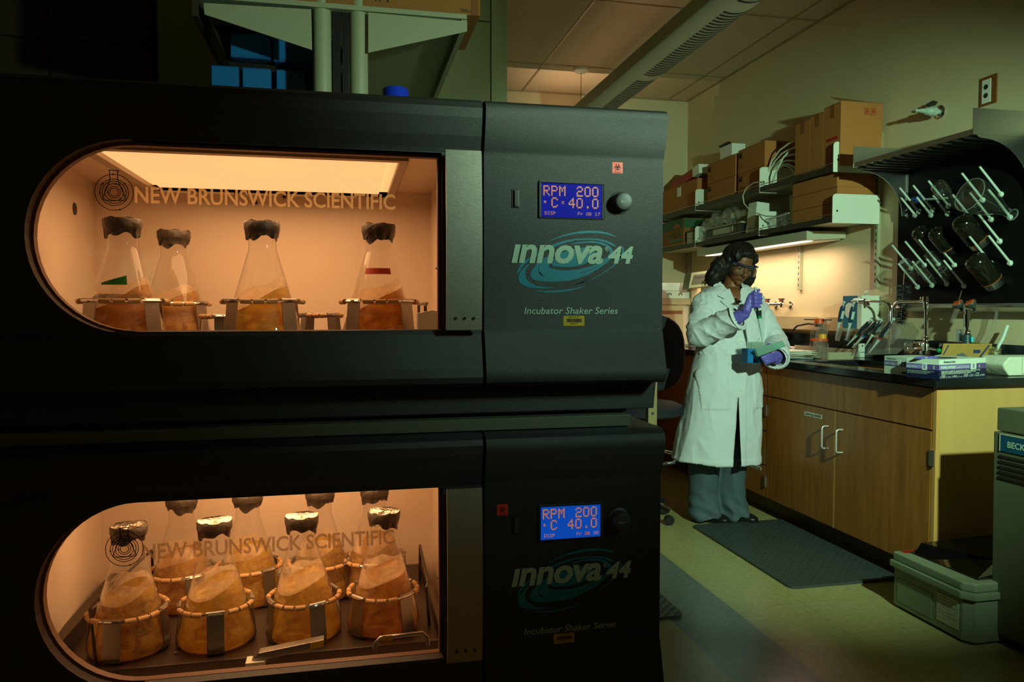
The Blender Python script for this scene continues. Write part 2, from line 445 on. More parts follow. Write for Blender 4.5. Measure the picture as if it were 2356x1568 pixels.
tag(put('dark_cupboard', dk, mat('shaded_wood', '#2e2314', .75, noise=.2, nscale=5), loc=(-1.7, 4.2, 0), bevel=.004), 'cupboard wall at the upper left with shadow put into its colour', 'cupboard')  # the corner's darkness is put into the wood colour
# ------------------------------------------------------------------ incubator shakers
F0 = 1.778
M_shell = mat('shell_paint', (0.036, 0.040, 0.040), 0.42, 0.15, noise=0.45, nscale=700, bump=0.25, bscale=900, spec=0.5)
M_shell_in = mat('vent_black', (0.006, 0.006, 0.006), 0.6)
M_reveal = mat('door_reveal', '#6a4630', 0.55)
M_liner = mat('chamber_liner', '#e6d2bd', 0.42, noise=0.03, nscale=6)
M_lampdiff = mat('lamp_diffuser', '#ffdc9c', 0.6, emit='#ffca86', es=0.84)
M_bright_alu = mat('brushed_aluminium', (0.48, 0.47, 0.44), 0.3, 0.9, bump=0.12, bscale=25, stretch=(40, 1, 1))
M_handle = mat('brushed_handle', (0.40, 0.40, 0.34), 0.42, 0.85, bump=0.15, bscale=60, stretch=(1, 1, 30))
M_lcd = mat('lcd_blue', (0.004, 0.005, 0.05), 0.12, emit='#1722a4', es=0.62)
M_lcd2 = mat('lcd_blue_lower', (0.004, 0.01, 0.05), 0.12, emit='#0a49b4', es=0.85)
M_lcdtext = mat('lcd_orange', (0.05, 0.02, 0.01), 0.4, emit='#b8704a', es=0.85)
M_innova = mat('print_pale', '#a9c6b0', 0.5)
M_swirl = mat('print_teal', '#0a8098', 0.5)
M_emb = mat('print_dark_green', '#07332c', 0.5)
M_etch = glassy('print_lit', (1, 1, 1), 0.75, (0.84, 0.60, 0.32), rough=0.3, ior=1.02, trans=0.6)  # etched lettering with its bright reflection put into the colour
M_etch2 = glassy('print_dim', (1, 1, 1), 0.75, (0.50, 0.32, 0.17), rough=0.3, ior=1.02, trans=0.35)  # same lettering, less reflection, dimness put into the colour
M_yellow = mat('yellow_sticker', '#c9a80c', 0.45)
M_orange = mat('hazard_orange', (.80, .045, .02), 0.45, emit='#ff3a1c', es=0.0)
M_knob = mat('knob_grey', (0.05, 0.055, 0.055), 0.45)
M_tan = mat('rubber_sleeve', '#b89060', 0.6)
M_tray = mat('tray_metal', (0.075, 0.055, 0.042), 0.38, 0.6, noise=0.1, nscale=10)
M_strap = mat('clamp_steel', (0.34, 0.31, 0.28), 0.33, 0.9, bump=0.1, bscale=40, stretch=(1, 1, 20))

FONT = {'R': ('11110', '10001', '10001', '11110', '10100', '10010', '10001'), 'P': ('11110', '10001', '10001', '11110', '10000', '10000', '10000'),
        'M': ('10001', '11011', '10101', '10101', '10001', '10001', '10001'), '2': ('01110', '10001', '00001', '01110', '10000', '10000', '11111'),
        '0': ('01110', '10001', '10001', '10001', '10001', '10001', '01110'), 'C': ('01110', '10001', '10000', '10000', '10000', '10001', '01110'),
        '4': ('00010', '00110', '01010', '10010', '11111', '00010', '00010'), '.': ('00000', '00000', '00000', '00000', '00000', '01100', '01100'),
        'o': ('01110', '01010', '01110', '00000', '00000', '00000', '00000'), '*': ('00000', '00000', '01010', '00100', '01010', '00000', '00000'),
        'D': ('11110', '10001', '10001', '10001', '10001', '10001', '11110'), 'I': ('01110', '00100', '00100', '00100', '00100', '00100', '01110'),
        'S': ('01111', '10000', '10000', '01110', '00001', '00001', '11110'), 'F': ('11111', '10000', '10000', '11110', '10000', '10000', '10000'),
        'r': ('00000', '00000', '10110', '11001', '10000', '10000', '10000'), '8': ('01110', '10001', '10001', '01110', '10001', '10001', '01110'),
        '1': ('00100', '01100', '00100', '00100', '00100', '00100', '01110'), '7': ('11111', '00001', '00010', '00100', '01000', '01000', '01000'),
        '6': ('01110', '10000', '10000', '11110', '10001', '10001', '01110'), '3': ('11110', '00001', '00001', '01110', '00001', '00001', '11110')}
def dots(mb, s, x, z, w, h, y, pitch=1.25):
    for k, ch in enumerate(s):
        g = FONT.get(ch)
        if not g: continue
        for r in range(7):
            for cc in range(5):
                if g[r][cc] == '1':
                    px = x + k * w * pitch + cc * w / 5; pz = z + h - (r + 1) * h / 7
                    mb.box(px, px + w / 5 * 1.0, y - .0004, y, pz, pz + h / 7 * 1.0)

def trace(parent, shapes, m, name, y, zo, ox=1170, oy=520, k=6.533):
    """decal outlines measured on the upper front panel, laid on that panel's plane"""
    b = MB()
    for j, sh in enumerate(shapes):
        pts = []
        for (u, v) in sh:
            p = onY(ox + u / k, oy + v / k, F0); pts.append((p.x, y - j * .00006, p.z + zo))
        b.prism(pts, (0, -.00015, 0))
    me = b.mesh(name, OFF[parent.name]); me.materials.append(m)
    bm = bmesh.new(); bm.from_mesh(me); bmesh.ops.triangulate(bm, faces=[f for f in bm.faces if len(f.verts) > 4]); bm.to_mesh(me); bm.free()
    o = bpy.data.objects.new(name, me); COL.objects.link(o); o.parent = parent; OFF[o.name] = OFF[parent.name]
    return o

SW = [
 [(590,228),(750,160),(900,110),(1050,80),(1200,67),(1350,71),(1480,95),(1570,130),(1640,178),(1560,146),(1450,118),(1330,104),(1200,104),(1050,112),(900,135),(750,176),(600,229)],
 [(130,735),(132,670),(180,580),(250,512),(335,460),(310,510),(245,570),(185,640),(150,700)],
 [(415,455),(440,385),(560,320),(700,262),(850,215),(1000,190),(1200,182),(1350,190),(1470,215),(1570,262),(1625,315),(1560,295),(1470,247),(1350,217),(1200,205),(1000,214),(850,250),(710,302),(560,370),(440,450)],
 [(600,440),(500,505),(420,570),(350,660),(325,730),(342,782),(400,817),(520,832),(700,835),(900,820),(1050,785),(1200,725),(1350,642),(1450,570),(1550,480),(1575,400),(1555,335),(1490,280),(1400,240),(1250,222),(1050,238),(900,276),(1050,262),(1200,248),(1350,262),(1460,300),(1510,350),(1520,400),(1480,465),(1400,530),(1250,600),(1050,650),(850,668),(700,652),(615,622),(604,590),(640,540),(700,500),(640,470)],
 [(655,600),(650,570),(700,500),(790,400),(930,350),(1130,318),(1260,312),(1300,400),(1230,530),(1100,585),(950,612),(780,612)],
 [(330,552),(260,595),(180,680),(145,760),(150,820),(200,880),(300,920),(450,935),(600,932),(715,922),(560,916),(420,896),(330,850),(270,790),(247,720),(258,650)],
 [(1700,285),(1728,330),(1735,390),(1700,480),(1600,582),(1450,692),(1300,782),(1150,846),(955,890),(1100,860),(1250,798),(1400,713),(1550,600),(1650,500),(1698,420),(1708,350)],
 [(370,962),(500,972),(650,972),(800,960),(950,940),(1160,890),(1050,937),(900,975),(700,1000),(550,996),(430,982)]]
SWL = [[(555,520),(500,560),(460,610),(445,660),(460,710),(535,762),(475,722),(452,670),(458,622),(490,575)], [(1010,715),(1150,680),(1280,628),(1380,570),(1290,632),(1150,690)]]

def hazard(parent, x, z, y):
    w = .0135
    put('hazard_sticker', MB().box(x - w, x + w, y - .0006, y, z - w, z + w), M_orange, parent, bevel=.0002)
    b = MB(); yy = y - .0012
    def ring(cx, cz, r, t, a0=0, a1=2 * PI, n=20):
        for i in range(n):
            a = a0 + (a1 - a0) * i / n; c = a0 + (a1 - a0) * (i + 1) / n
            b.add([(cx + (r - t) * math.cos(a), yy, cz + (r - t) * math.sin(a)), (cx + r * math.cos(a), yy, cz + r * math.sin(a)), (cx + r * math.cos(c), yy, cz + r * math.sin(c)), (cx + (r - t) * math.cos(c), yy, cz + (r - t) * math.sin(c))], [(0, 1, 2, 3)])
    for k in range(3):
        a = PI / 2 + k * 2 * PI / 3
        ring(x + .0046 * math.cos(a), z + .001 + .0046 * math.sin(a), .0048, .0016, a + .5, a + 2 * PI - .5)
    ring(x, z + .001, .0056, .0009); ring(x, z + .001, .0022, .0010)
    b.box(x - .009, x + .009, yy, yy + .0003, z - .0112, z - .0098)
    put('hazard_symbol', b, M_ink, parent)

def incubator(zo, upper):
    name_l = ('black incubator shaker with a lit chamber, upper unit of the stack' if upper else 'black incubator shaker with a lit chamber, lower unit of the stack')
    t = thing('incubator_shaker', name_l, 'incubator', (0, 2.2, 0.937 + zo), 'stacked incubator shakers')
    Z = lambda z: z + zo
    XL, XR, XS = -.86, .766, .3115
    # --- shell: box around the chamber, built as separate walls so that the chamber is hollow
    b = MB()
    YF = F0 + .045
    b.box(XL, XR, YF, 2.79, Z(1.60), Z(1.686)).box(XL, XR, YF, 2.79, Z(.945), Z(1.015))
    b.box(XL, -.83, YF, 2.79, Z(1.015), Z(1.60)).box(.285, XR, YF, 2.79, Z(1.015), Z(1.60)).box(-.83, .285, 2.69, 2.79, Z(1.015), Z(1.60))
    put('body', b, M_shell, t, bevel=.004)
    # --- front mouldings
    def cap(xa, xb, nm, mt=M_shell):
        q = MB()
        top = [(F0 + .045, 1.686), (F0 + .006, 1.6865), (F0 - 0.0116, 1.683), (F0 - 0.0239, 1.675), (F0 - 0.0290, 1.662), (F0 - 0.0261, 1.64), (F0 - 0.0145, 1.60), (F0 - 0.0029, 1.572), (F0, 1.563), (F0 + .045, 1.563)]
        bot = [(F0 + .045, 1.150), (F0, 1.150), (F0 - 0.0058, 1.140), (F0 - 0.0174, 1.10), (F0 - 0.0290, 1.06), (F0 - 0.0319, 1.040), (F0 - 0.0275, 1.026), (F0 - 0.0145, 1.018), (F0 + .045, 1.017)]
        q.prism([(xa, y, Z(z)) for y, z in top], (xb - xa, 0, 0)); q.prism([(xa, y, Z(z)) for y, z in bot], (xb - xa, 0, 0))
        return q
    # control panel on the right
    pr = [(F0 + .045, 1.686), (F0 + .006, 1.6865), (F0 - 0.0116, 1.683), (F0 - 0.0239, 1.675), (F0 - 0.0290, 1.662), (F0 - 0.0261, 1.64), (F0 - 0.0145, 1.60), (F0 - 0.0043, 1.572), (F0, 1.563),
          (F0, 1.150), (F0 - 0.0058, 1.140), (F0 - 0.0174, 1.10), (F0 - 0.0290, 1.06), (F0 - 0.0319, 1.040), (F0 - 0.0275, 1.026), (F0 - 0.0145, 1.018), (F0 + .045, 1.017)]
    q = MB().prism([(XS + .004, y, Z(z)) for y, z in pr], (XR - XS - .004, 0, 0))
    cp = put('control_panel', q, M_shell, t)
    for p in cp.data.polygons: p.use_smooth = abs(p.normal.x) < .5 and p.area < .03
    cp.data.set_sharp_from_angle(angle=math.radians(30))
    # door on the left, with the stadium-shaped window
    x_r, x_c, r, zc = .2155, -.452, .208, 1.353
    q = cap(XL, XS - .004, 'x')
    n = 24; hole = [(x_r, zc - r), (x_r, zc + r)] + [(x_c + r * math.cos(a), zc + r * math.sin(a)) for a in [PI / 2 + PI * i / n for i in range(n + 1)]]
    outer = [(XS - .004, 1.150), (XS - .004, 1.563)]
    xl = XL; frame = []
    # tile the slab around the hole: strips above/below, right strip, left fan
    za, zb = 1.150, 1.563
    def slab(pts): q.prism([(x, F0, Z(z)) for x, z in pts], (0, .045, 0))
    slab([(x_r, za), (XS - .004, za), (XS - .004, zb), (x_r, zb)])
    slab([(x_c, zc + r), (x_r, zc + r), (x_r, zb), (x_c, zb)]); slab([(x_c, za - .006), (x_r, za - .006), (x_r, zc - r), (x_c, zc - r)])
    arc = [(x_c + r * math.cos(a), zc + r * math.sin(a)) for a in [PI / 2 + PI * i / n for i in range(n + 1)]]
    for i in range(n):
        (ax, az), (bx, bz) = arc[i], arc[i + 1]
        slab([(ax, az), (bx, bz), (XL, bz if 0 < i < n - 1 else (bz if i == 0 else za)), (XL, az if i > 0 else zb)] if i not in (0, n - 1) else
             ([(ax, az), (bx, bz), (XL, bz), (XL, zb), (ax, zb)] if i == 0 else [(ax, az), (bx, bz), (bx, za), (XL, za), (XL, az)]))
    dr = put('door', q, M_shell, t)
    rv = MB(); H = hole
    for i in range(len(H)):
        (ax, az), (bx, bz) = H[i], H[(i + 1) % len(H)]
        if i == 0 or True:
            rv.add([(ax, F0 - .001, Z(az)), (bx, F0 - .001, Z(bz)), (bx, F0 + .05, Z(bz)), (ax, F0 + .05, Z(az))], [(0, 1, 2, 3)])
            # gasket lip behind the pane
            def ins(x, z, k=.006):
                dx, dz = (max(-1, min(1, (x_c - x) / r)) if x < x_c else (-1 if x > .1 else 0)), (zc - z) / r
                return (x + dx * k, z + dz * k)
            a2, b2 = ins(ax, az), ins(bx, bz)
            rv.add([(ax, F0 + .03, Z(az)), (bx, F0 + .03, Z(bz)), (b2[0], F0 + .03, Z(b2[1])), (a2[0], F0 + .03, Z(a2[1]))], [(0, 1, 2, 3)])
            rv.add([(a2[0], F0 + .03, Z(a2[1])), (b2[0], F0 + .03, Z(b2[1])), (b2[0], F0 + .05, Z(b2[1])), (a2[0], F0 + .05, Z(a2[1]))], [(0, 1, 2, 3)])
    put('window_reveal', rv, M_reveal, dr)
    pn = MB(); pn.add([(x, F0 + .022, Z(z)) for x, z in hole], [tuple(range(len(hole)))]); put('window_pane', pn, M_pane, dr)
    # handle
    h = MB(); nseg = 14; ya = F0 - .032
    for i in range(nseg):
        za_, zb_ = 1.1505 + .4125 * i / nseg, 1.1505 + .4125 * (i + 1) / nseg
        bulge = lambda z: -.012 * math.sin(PI * (z - 1.15) / .413)
        ra = ya + bulge(za_); rb = ya + bulge(zb_)
        h.add([(.221, ra, Z(za_)), (.304, ra, Z(za_)), (.304, rb, Z(zb_)), (.221, rb, Z(zb_)), (.221, ra + .008, Z(za_)), (.304, ra + .008, Z(za_)), (.304, rb + .008, Z(zb_)), (.221, rb + .008, Z(zb_))],
              [(0, 1, 2, 3), (5, 4, 7, 6), (0, 3, 7, 4), (1, 5, 6, 2)] + ([(0, 4, 5, 1)] if i == 0 else []) + ([(3, 2, 6, 7)] if i == nseg - 1 else []), True)
    h.box(.232, .292, F0 - .026, F0, Z(1.17), Z(1.20)).box(.232, .292, F0 - .026, F0, Z(1.51), Z(1.54))
    hd = put('handle', h, M_handle, dr); tag(hd, 'brushed metal door handle plate')
    sc = MB()
    for k in range(3): put('screw', MB().cyl((.243 + .021 * k, F0 - .0375, Z(1.178)), (.243 + .021 * k, F0 - .033, Z(1.178)), .0032, n=12), M_black, hd)
    put('door_seam', MB().box(XS - .0045, XS + .0045, F0 + .004, F0 + .06, Z(1.012), Z(1.683)), M_shell_in, t)
    # --- vents under the body
    v = MB().box(XL, .70, 1.86, 2.79, Z(.935), Z(.946)).box(XL, .70, 1.85, 1.865, Z(.937), Z(1.016))
    for i in range(27): v.box(-.35 + i * .037, -.333 + i * .037, 1.843, 1.851, Z(.948), Z(1.006))
    put('vent_grille', v, M_shell_in, t)
    # --- chamber liner
    c = MB(); XA, XB, YA, YB_, ZA, ZB = -.828, .283, F0 + .05, 2.66, Z(1.018), Z(1.598)
    xl0 = -.775; xl1 = onY(216, 500, YB_).x
    c.add([(-.72, YA, ZA), (XB, YA, ZA), (XB, YB_, ZA), (xl1, YB_, ZA), (-.72, YA, ZB), (XB, YA, ZB), (XB, YB_, ZB), (xl1, YB_, ZB)],
          [(0, 1, 2, 3), (4, 7, 6, 5), (3, 2, 6, 7), (0, 3, 7, 4), (1, 5, 6, 2)])
    put('chamber_liner', c, M_liner, t)
    # chamber lamp
    L = MB().box(-.600, .150, 1.90, 1.925, Z(1.562), Z(1.592)).box(-.600, .150, 2.53, 2.55, Z(1.562), Z(1.592)).box(-.600, -.575, 1.925, 2.53, Z(1.562), Z(1.592)).box(.128, .150, 1.925, 2.53, Z(1.562), Z(1.592))
    for k in range(5): L.box(-.56 + k * .125, -.47 + k * .125, 2.525, 2.532, Z(1.556), Z(1.563))
    lp = put('lamp_housing', L, mat('lamp_frame_alu', (0.42, 0.32, 0.24), .45, .3), t, bevel=.001)
    put('lamp_diffuser', MB().box(-.555, .10, 1.93, 2.50, Z(1.568), Z(1.572)).box(-.575, -.555, 1.93, 2.50, Z(1.575), Z(1.577)).box(.10, .128, 1.93, 2.50, Z(1.575), Z(1.577)), M_lampdiff, lp)
    for (x, y) in ((-.45, 1.8995), (-.01, 1.8995)): put('screw', MB().cyl((x, y - .002, Z(1.577)), (x, y + .003, Z(1.577)), .005, n=12), M_darkmetal, lp)
    for (px, py) in ((588, 466), (654, 452)):
        p = onY(px, py, YB_ - .004); put('screw', MB().cyl((p.x, YB_ - .006, Z(p.z)), (p.x, YB_, Z(p.z)), .006, n=12), M_darkmetal, t)
    if upper: put('port_plug', MB().lathe([(.018, 0), (.018, .004)], 16, Matrix.Translation((-.770, 2.42, 1.487)) @ Matrix.Rotation(PI / 2, 4, 'Y')), M_darkmetal, t)
    # sensor arm at the right edge of the window
    s = MB(); s.tube([(.232, 1.90, Z(1.56)), (.228, 1.90, Z(1.50)), (.238, 1.90, Z(1.47)), (.246, 1.91, Z(1.36)), (.25, 1.92, Z(1.30))], .004, 6); s.ball((.226, 1.89, Z(1.515)), .008, 10)
    s.box(.225, .245, 1.89, 1.90, Z(1.54), Z(1.58)).cyl((.215, 1.9, Z(1.30)), (.25, 1.9, Z(1.302)), .0025, n=8)
    put('hinge_arm', s, M_strap, t)
    # yellow numbered tags
    for (x, y, z, nx) in ((-.722, 1.905, 1.197 if upper else 1.197, 1), (.262, 1.96, 1.215, -1)):
        if nx == 1 and upper: continue
        put('latch_plate', MB().box(x - .001 if nx > 0 else x, x + .022 if nx > 0 else x + .012, y, y + .003, Z(z), Z(z + .048)), M_strap, t, bevel=.003)
        put('number_tag', MB().box(x + .001 if nx > 0 else x + .002, x + .015 if nx > 0 else x + .012, y - .001, y, Z(z + .008), Z(z + .040)), M_yellow, t)
        text('2', .012, (x + .006, y - .0015, Z(z + .018)), (1, 0, 0), (0, 0, 1), M_ink, t, name='digit')
    # --- display, knob, slot
    y = F0
    q = MB(); a, b_, c_, d_ = .449, .6115, 1.4165, 1.5065
    for (x0_, x1_, z0_, z1_, tilt) in ((a, b_, 1.501, d_, 0), (a, b_, c_, 1.419, 0), (a, .4545, 1.419, 1.501, 0), (.6065, b_, 1.419, 1.501, 0)):
        q.box(x0_, x1_, y - .0035, y + .0, Z(z0_), Z(z1_))
    bz = put('display_bezel', q, M_shell, cp, bevel=.0012)
    q = MB().box(.4545, .6065, y - .0012, y, Z(1.4195), Z(1.5005)); lc = put('display', q, M_lcd if upper else M_lcd2, cp)
    q = MB(); yy = y - .0013
    dots(q, 'RPM', .4595, Z(1.4705), .0158, .0245, yy, 1.24); dots(q, '200', .5425, Z(1.4705), .0158, .0245, yy, 1.24)
    dots(q, 'o', .4595, Z(1.4455), .0085, .013, yy); dots(q, 'C', .4795, Z(1.4425), .0158, .0245, yy); dots(q, '40', .5225, Z(1.4425), .0158, .0245, yy, 1.24)
    dots(q, '.', .5665, Z(1.4425), .0100, .020, yy); dots(q, '0', .5818, Z(1.4425), .0158, .0245, yy)
    if upper: dots(q, '*', .503, Z(1.4470), .010, .016, yy)
    dots(q, 'DISP', .463, Z(1.4255), .0058, .0078, yy, 1.22); dots(q, 'Fr', .5455, Z(1.4255), .0058, .0078, yy, 1.22)
    dots(q, '08' if upper else '06', .5670, Z(1.4255), .0058, .0078, yy, 1.22); dots(q, '17' if upper else '38', .5890, Z(1.4255), .0058, .0078, yy, 1.22)
    put('display_digits', q, M_lcdtext, lc)
    k = MB(); kx, kz = .655, Z(1.4595)
    q4 = Matrix.Translation((kx, y, kz)) @ Matrix.Rotation(PI / 2, 4, 'X')
    k.lathe([(.0285, 0), (.0285, .002), (.0235, .004), (.0225, .022), (.0205, .027), (.016, .0285), (0.001, .0275)], 36, q4)
    put('knob', k, M_knob, cp)
    text('SELECT', .006, (kx, y - .0288, kz - .003), (1, 0, 0), (0, 0, 1), M_innova, cp, align='CENTER')
    k = MB().box(.3825, .4005, y - .0015, y + .0, Z(1.4385), Z(1.4835)); sl_ = put('port_slot', k, M_black, cp, bevel=.0006)
    put('port_cover', MB().box(.3880, .3985, y - .006, y - .001, Z(1.4415), Z(1.4805)), M_knob, sl_, bevel=.0012)
    # --- prints
    trace(cp, SW, M_swirl, 'swirl_logo', y - .0004, zo)
    trace(cp, SWL, M_shell, 'swirl_line', y - .0011, zo)
    P0 = onY(1176, 603, y)
    # the oblique bold word: dotless I, n n o v a
    text('\u0131nnova', .06, (.3815, y - .0012, Z(1.3115)), (1, 0, 0), (0, 0, 1), M_innova, cp, shear=.2, bold=.03, width=.2295, height=.0455, space=.97)
    text('44', .05, (.6225, y - .0012, Z(1.3125)), (1, 0, 0), (0, 0, 1), M_innova, cp, shear=.2, bold=.04, width=.0655, height=.0425, space=.97)
    text('\u00ae', .012, (.6145, y - .0013, Z(1.3405)), (1, 0, 0), (0, 0, 1), M_innova, cp, bold=.01, height=.0115)
    text('Incubator Shaker Series', .02, (.4125, y - .0008, Z(1.1875)), (1, 0, 0), (0, 0, 1), M_innova, cp, shear=.18, bold=.012, width=.237, height=.0165)
    sx, sz = (.537, Z(1.1705)) if upper else (.5145, Z(1.1705))
    st = put('inventory_sticker', MB().box(sx - .0265, sx + .0265, y - .0006, y, sz - .0122, sz + .0122), M_yellow, cp, bevel=.0002)
    q = MB(); xx = sx - .018; rnd = random.Random(3)
    while xx < sx + .018:
        w = rnd.choice((.0006, .0012, .0018)); q.box(xx, xx + w, y - .001, y - .0006, sz - .0035, sz + .0052); xx += w + rnd.choice((.0006, .001))
    put('barcode', q, M_ink, st)
    text('UNIV. OF CT', .003, (sx, y - .0009, sz + .0075), (1, 0, 0), (0, 0, 1), M_ink, st, align='CENTER', width=.026, name='sticker_text')
    text('M30717' if upper else 'M30718', .003, (sx, y - .0009, sz - .0088), (1, 0, 0), (0, 0, 1), M_ink, st, align='CENTER', width=.017, name='sticker_text')
    if upper: hazard(cp, .6465, 1.5435, y)
    else: hazard(cp, .3595, .716, y)
    # --- window print: emblem + maker's name
    yw = F0 + .0205
    ex, ez = ((-.4915, 1.452) if upper else (-.4865, .6725))
    e = MB()
    def ringc(cx, cz, r_, t_=.0015, a0=0, a1=2 * PI, n_=40):
        for i in range(n_):
            a = a0 + (a1 - a0) * i / n_; c2 = a0 + (a1 - a0) * (i + 1) / n_
            e.add([(cx + (r_ - t_ / 2) * math.cos(a), yw, cz + (r_ - t_ / 2) * math.sin(a)), (cx + (r_ + t_ / 2) * math.cos(a), yw, cz + (r_ + t_ / 2) * math.sin(a)), (cx + (r_ + t_ / 2) * math.cos(c2), yw, cz + (r_ + t_ / 2) * math.sin(c2)), (cx + (r_ - t_ / 2) * math.cos(c2), yw, cz + (r_ - t_ / 2) * math.sin(c2))], [(0, 1, 2, 3)])
    def seg(a, b2, t_=.0013):
        a = Vector((a[0], 0, a[1])); b2 = Vector((b2[0], 0, b2[1])); d = (b2 - a).normalized(); nn = Vector((-d.z, 0, d.x)) * t_ / 2; O = Vector((ex, yw, ez))
        e.add([O + a - nn, O + b2 - nn, O + b2 + nn, O + a + nn], [(0, 1, 2, 3)])
    for r_ in (.0086, .0125, .0185, .0238, .0285): ringc(ex, ez - .001, r_)
    ringc(ex, ez - .001, .0385)
    pts = [(-.0105, .046), (-.0080, .044), (-.0075, .026), (-.0125, .012), (-.0235, -.0145), (-.0215, -.0185), (.0215, -.0185), (.0235, -.0145), (.0125, .012), (.0075, .026), (.0080, .044), (.0105, .046), (-.0105, .046)]
    for a, b2 in zip(pts[:-1], pts[1:]): seg(a, b2, .0017)
    for (rr, an) in ((.0385, 92), (.0385, -75), (.0285, 40), (.0285, 140), (.0285, 185), (.0185, 75), (.0185, -50), (.0185, -110), (.0125, 180)):
        a = math.radians(an); O = Vector((ex + rr * math.cos(a), yw - .0001, ez - .001 + rr * math.sin(a))); tdir = Vector((math.sin(a), 0, -math.cos(a))); nd = Vector((math.cos(a), 0, math.sin(a)))
        e.add([O + tdir * .003, O - tdir * .002 + nd * .0026, O - tdir * .002 - nd * .0026], [(0, 1, 2)])
    put('window_emblem', e, M_emb, dr)
    text('NEW BRUNSWICK SCIENTIFIC', .04, (-.4505, yw, 1.4305 if upper else .6445), (1, 0, 0), (0, 0, 1), M_etch if upper else M_etch2, dr, bold=.018, width=.560 if upper else .553, height=.036, depth=0.0)
    return t

inc_u = incubator(0, True)
inc_l = incubator(-.783, False)
M_kit = mat('stacking_frame_grey', '#5d6355', .45)
single('stacking_frame', MB().box(-.86, .695, 1.800, 2.78, .9055, .9345), M_kit, 'grey stacking frame plate between the two incubator shakers', 'frame', bevel=.003)
put('base', MB().box(-.86, .70, 1.86, 2.78, 0.0, .152), M_black, inc_l, bevel=.005)

# ------------------------------------------------------------------ shaker platforms, clamps, flasks
def platform(zo, upper):
    Z = .303 + (0.783 if upper else 0)
    nm = 'upper' if upper else 'lower'
    t = thing('shaker_platform', 'dark metal shaking platform with side rails in the %s incubator' % nm, 'platform', (-.23, 2.32, Z))
    put('tray', MB().box(-.735, .232, 2.00, 2.62, Z, Z + .012).box(-.735, .232, 1.985, 2.0, Z - .03, Z + .016), M_tray, t, bevel=.003)
    put('side_rail', MB().box(-.752, -.735, 2.0, 2.62, Z, Z + .045).box(-.752, -.72, 2.0, 2.62, Z + .045, Z + .05), M_tray, t, bevel=.002)
    put('side_rail', MB().box(.232, .247, 2.0, 2.62, Z, Z + .04), M_tray, t, bevel=.002)
    put('carriage', MB().box(-.66, .20, 2.03, 2.60, Z - .018, Z), M_tray, t, bevel=.003)
    if upper: b = MB().tube([(-.605, 2.03, Z + .01), (-.605, 2.03, Z + .138), (-.598, 2.03, Z + .145), (-.50, 2.03, Z + .143)], .006, 8)
    else: b = MB().tube([(-.62, 2.03, Z + .012), (-.64, 2.06, Z + .145), (-.635, 2.07, Z + .152), (-.60, 2.50, Z + .152), (-.60, 2.51, Z + .14), (-.60, 2.51, Z + .012)], .0042, 8)
    put('side_handle', b, M_tray, t)
    b = MB().tube([(.215, 2.10, Z + .012), (.208, 2.10, Z + .12), (.214, 2.115, Z + .128), (.222, 2.45, Z + .128), (.222, 2.46, Z + .012)], .0045, 8)
    put('side_handle', b, M_tray, t)
    s = MB(); r2 = random.Random(5)
    for i in range(24): s.lathe([(.007, Z + .012), (.007, Z + .015)], 10, Matrix.Translation((-.68 + (i % 8) * .12, 2.06 + (i // 8) * .24, 0)))
    put('fixing_screw', s, M_strap, t)
    return t
platform(-.783, False); platform(0, True)

FR, FH = .094, .305
def fprof(z):   # outer radius of the flask at height z
    pts = [(0, .086), (.006, .096), (.018, .1005), (.034, .099), (.235, .0405), (.252, .0350), (.285, .0345), (.297, .037), (.303, .039)]
    for (a, ra), (b, rb) in zip(pts[:-1], pts[1:]):
        if a <= z <= b: return ra + (rb - ra) * (z - a) / (b - a)
    return pts[-1][1]
def amber(name, c1, c2, share=.62):
    m = bpy.data.materials.new(name); m.use_nodes = True; nt = m.node_tree; nt.nodes.clear(); N = nt.nodes.new; L = nt.links.new
    out = N('ShaderNodeOutputMaterial'); tc = N('ShaderNodeTexCoord'); mp = N('ShaderNodeMapping'); mp.inputs['Scale'].default_value = (1, 1, 1.6)
    n = N('ShaderNodeTexNoise'); n.inputs['Scale'].default_value = 22; n.inputs['Detail'].default_value = 7; n.inputs['Roughness'].default_value = .65; n.inputs['Distortion'].default_value = 1.4
    L(tc.outputs['Object'], mp.inputs[0]); L(mp.outputs[0], n.inputs['Vector'])
    cr = N('ShaderNodeValToRGB'); cr.color_ramp.elements[0].position = .35; cr.color_ramp.elements[0].color = lin(c1); cr.color_ramp.elements[1].position = .68; cr.color_ramp.elements[1].color = lin(c2)
    L(n.outputs['Fac'], cr.inputs[0])
    tr = N('ShaderNodeBsdfTransparent'); L(cr.outputs[0], tr.inputs[0])
    tl = N('ShaderNodeBsdfTranslucent'); L(cr.outputs[0], tl.inputs[0]); df = N('ShaderNodeBsdfDiffuse'); L(cr.outputs[0], df.inputs[0])
    a = N('ShaderNodeMixShader'); a.inputs[0].default_value = .45; L(tl.outputs[0], a.inputs[1]); L(df.outputs[0], a.inputs[2])
    b = N('ShaderNodeMixShader'); b.inputs[0].default_value = 1 - share; L(a.outputs[0], b.inputs[1]); L(tr.outputs[0], b.inputs[2])
    g = N('ShaderNodeBsdfGlossy'); g.inputs['Roughness'].default_value = .12; fr = facing(nt, 1.33)
    bp = N('ShaderNodeBump'); bp.inputs['Strength'].default_value = .5; bp.inputs['Distance'].default_value = .01; L(n.outputs['Fac'], bp.inputs['Height']); L(bp.outputs[0], g.inputs['Normal'])
    c = N('ShaderNodeMixShader'); L(fr.outputs[0], c.inputs[0]); L(b.outputs[0], c.inputs[1]); L(g.outputs[0], c.inputs[2]); L(c.outputs[0], out.inputs[0])
    return m
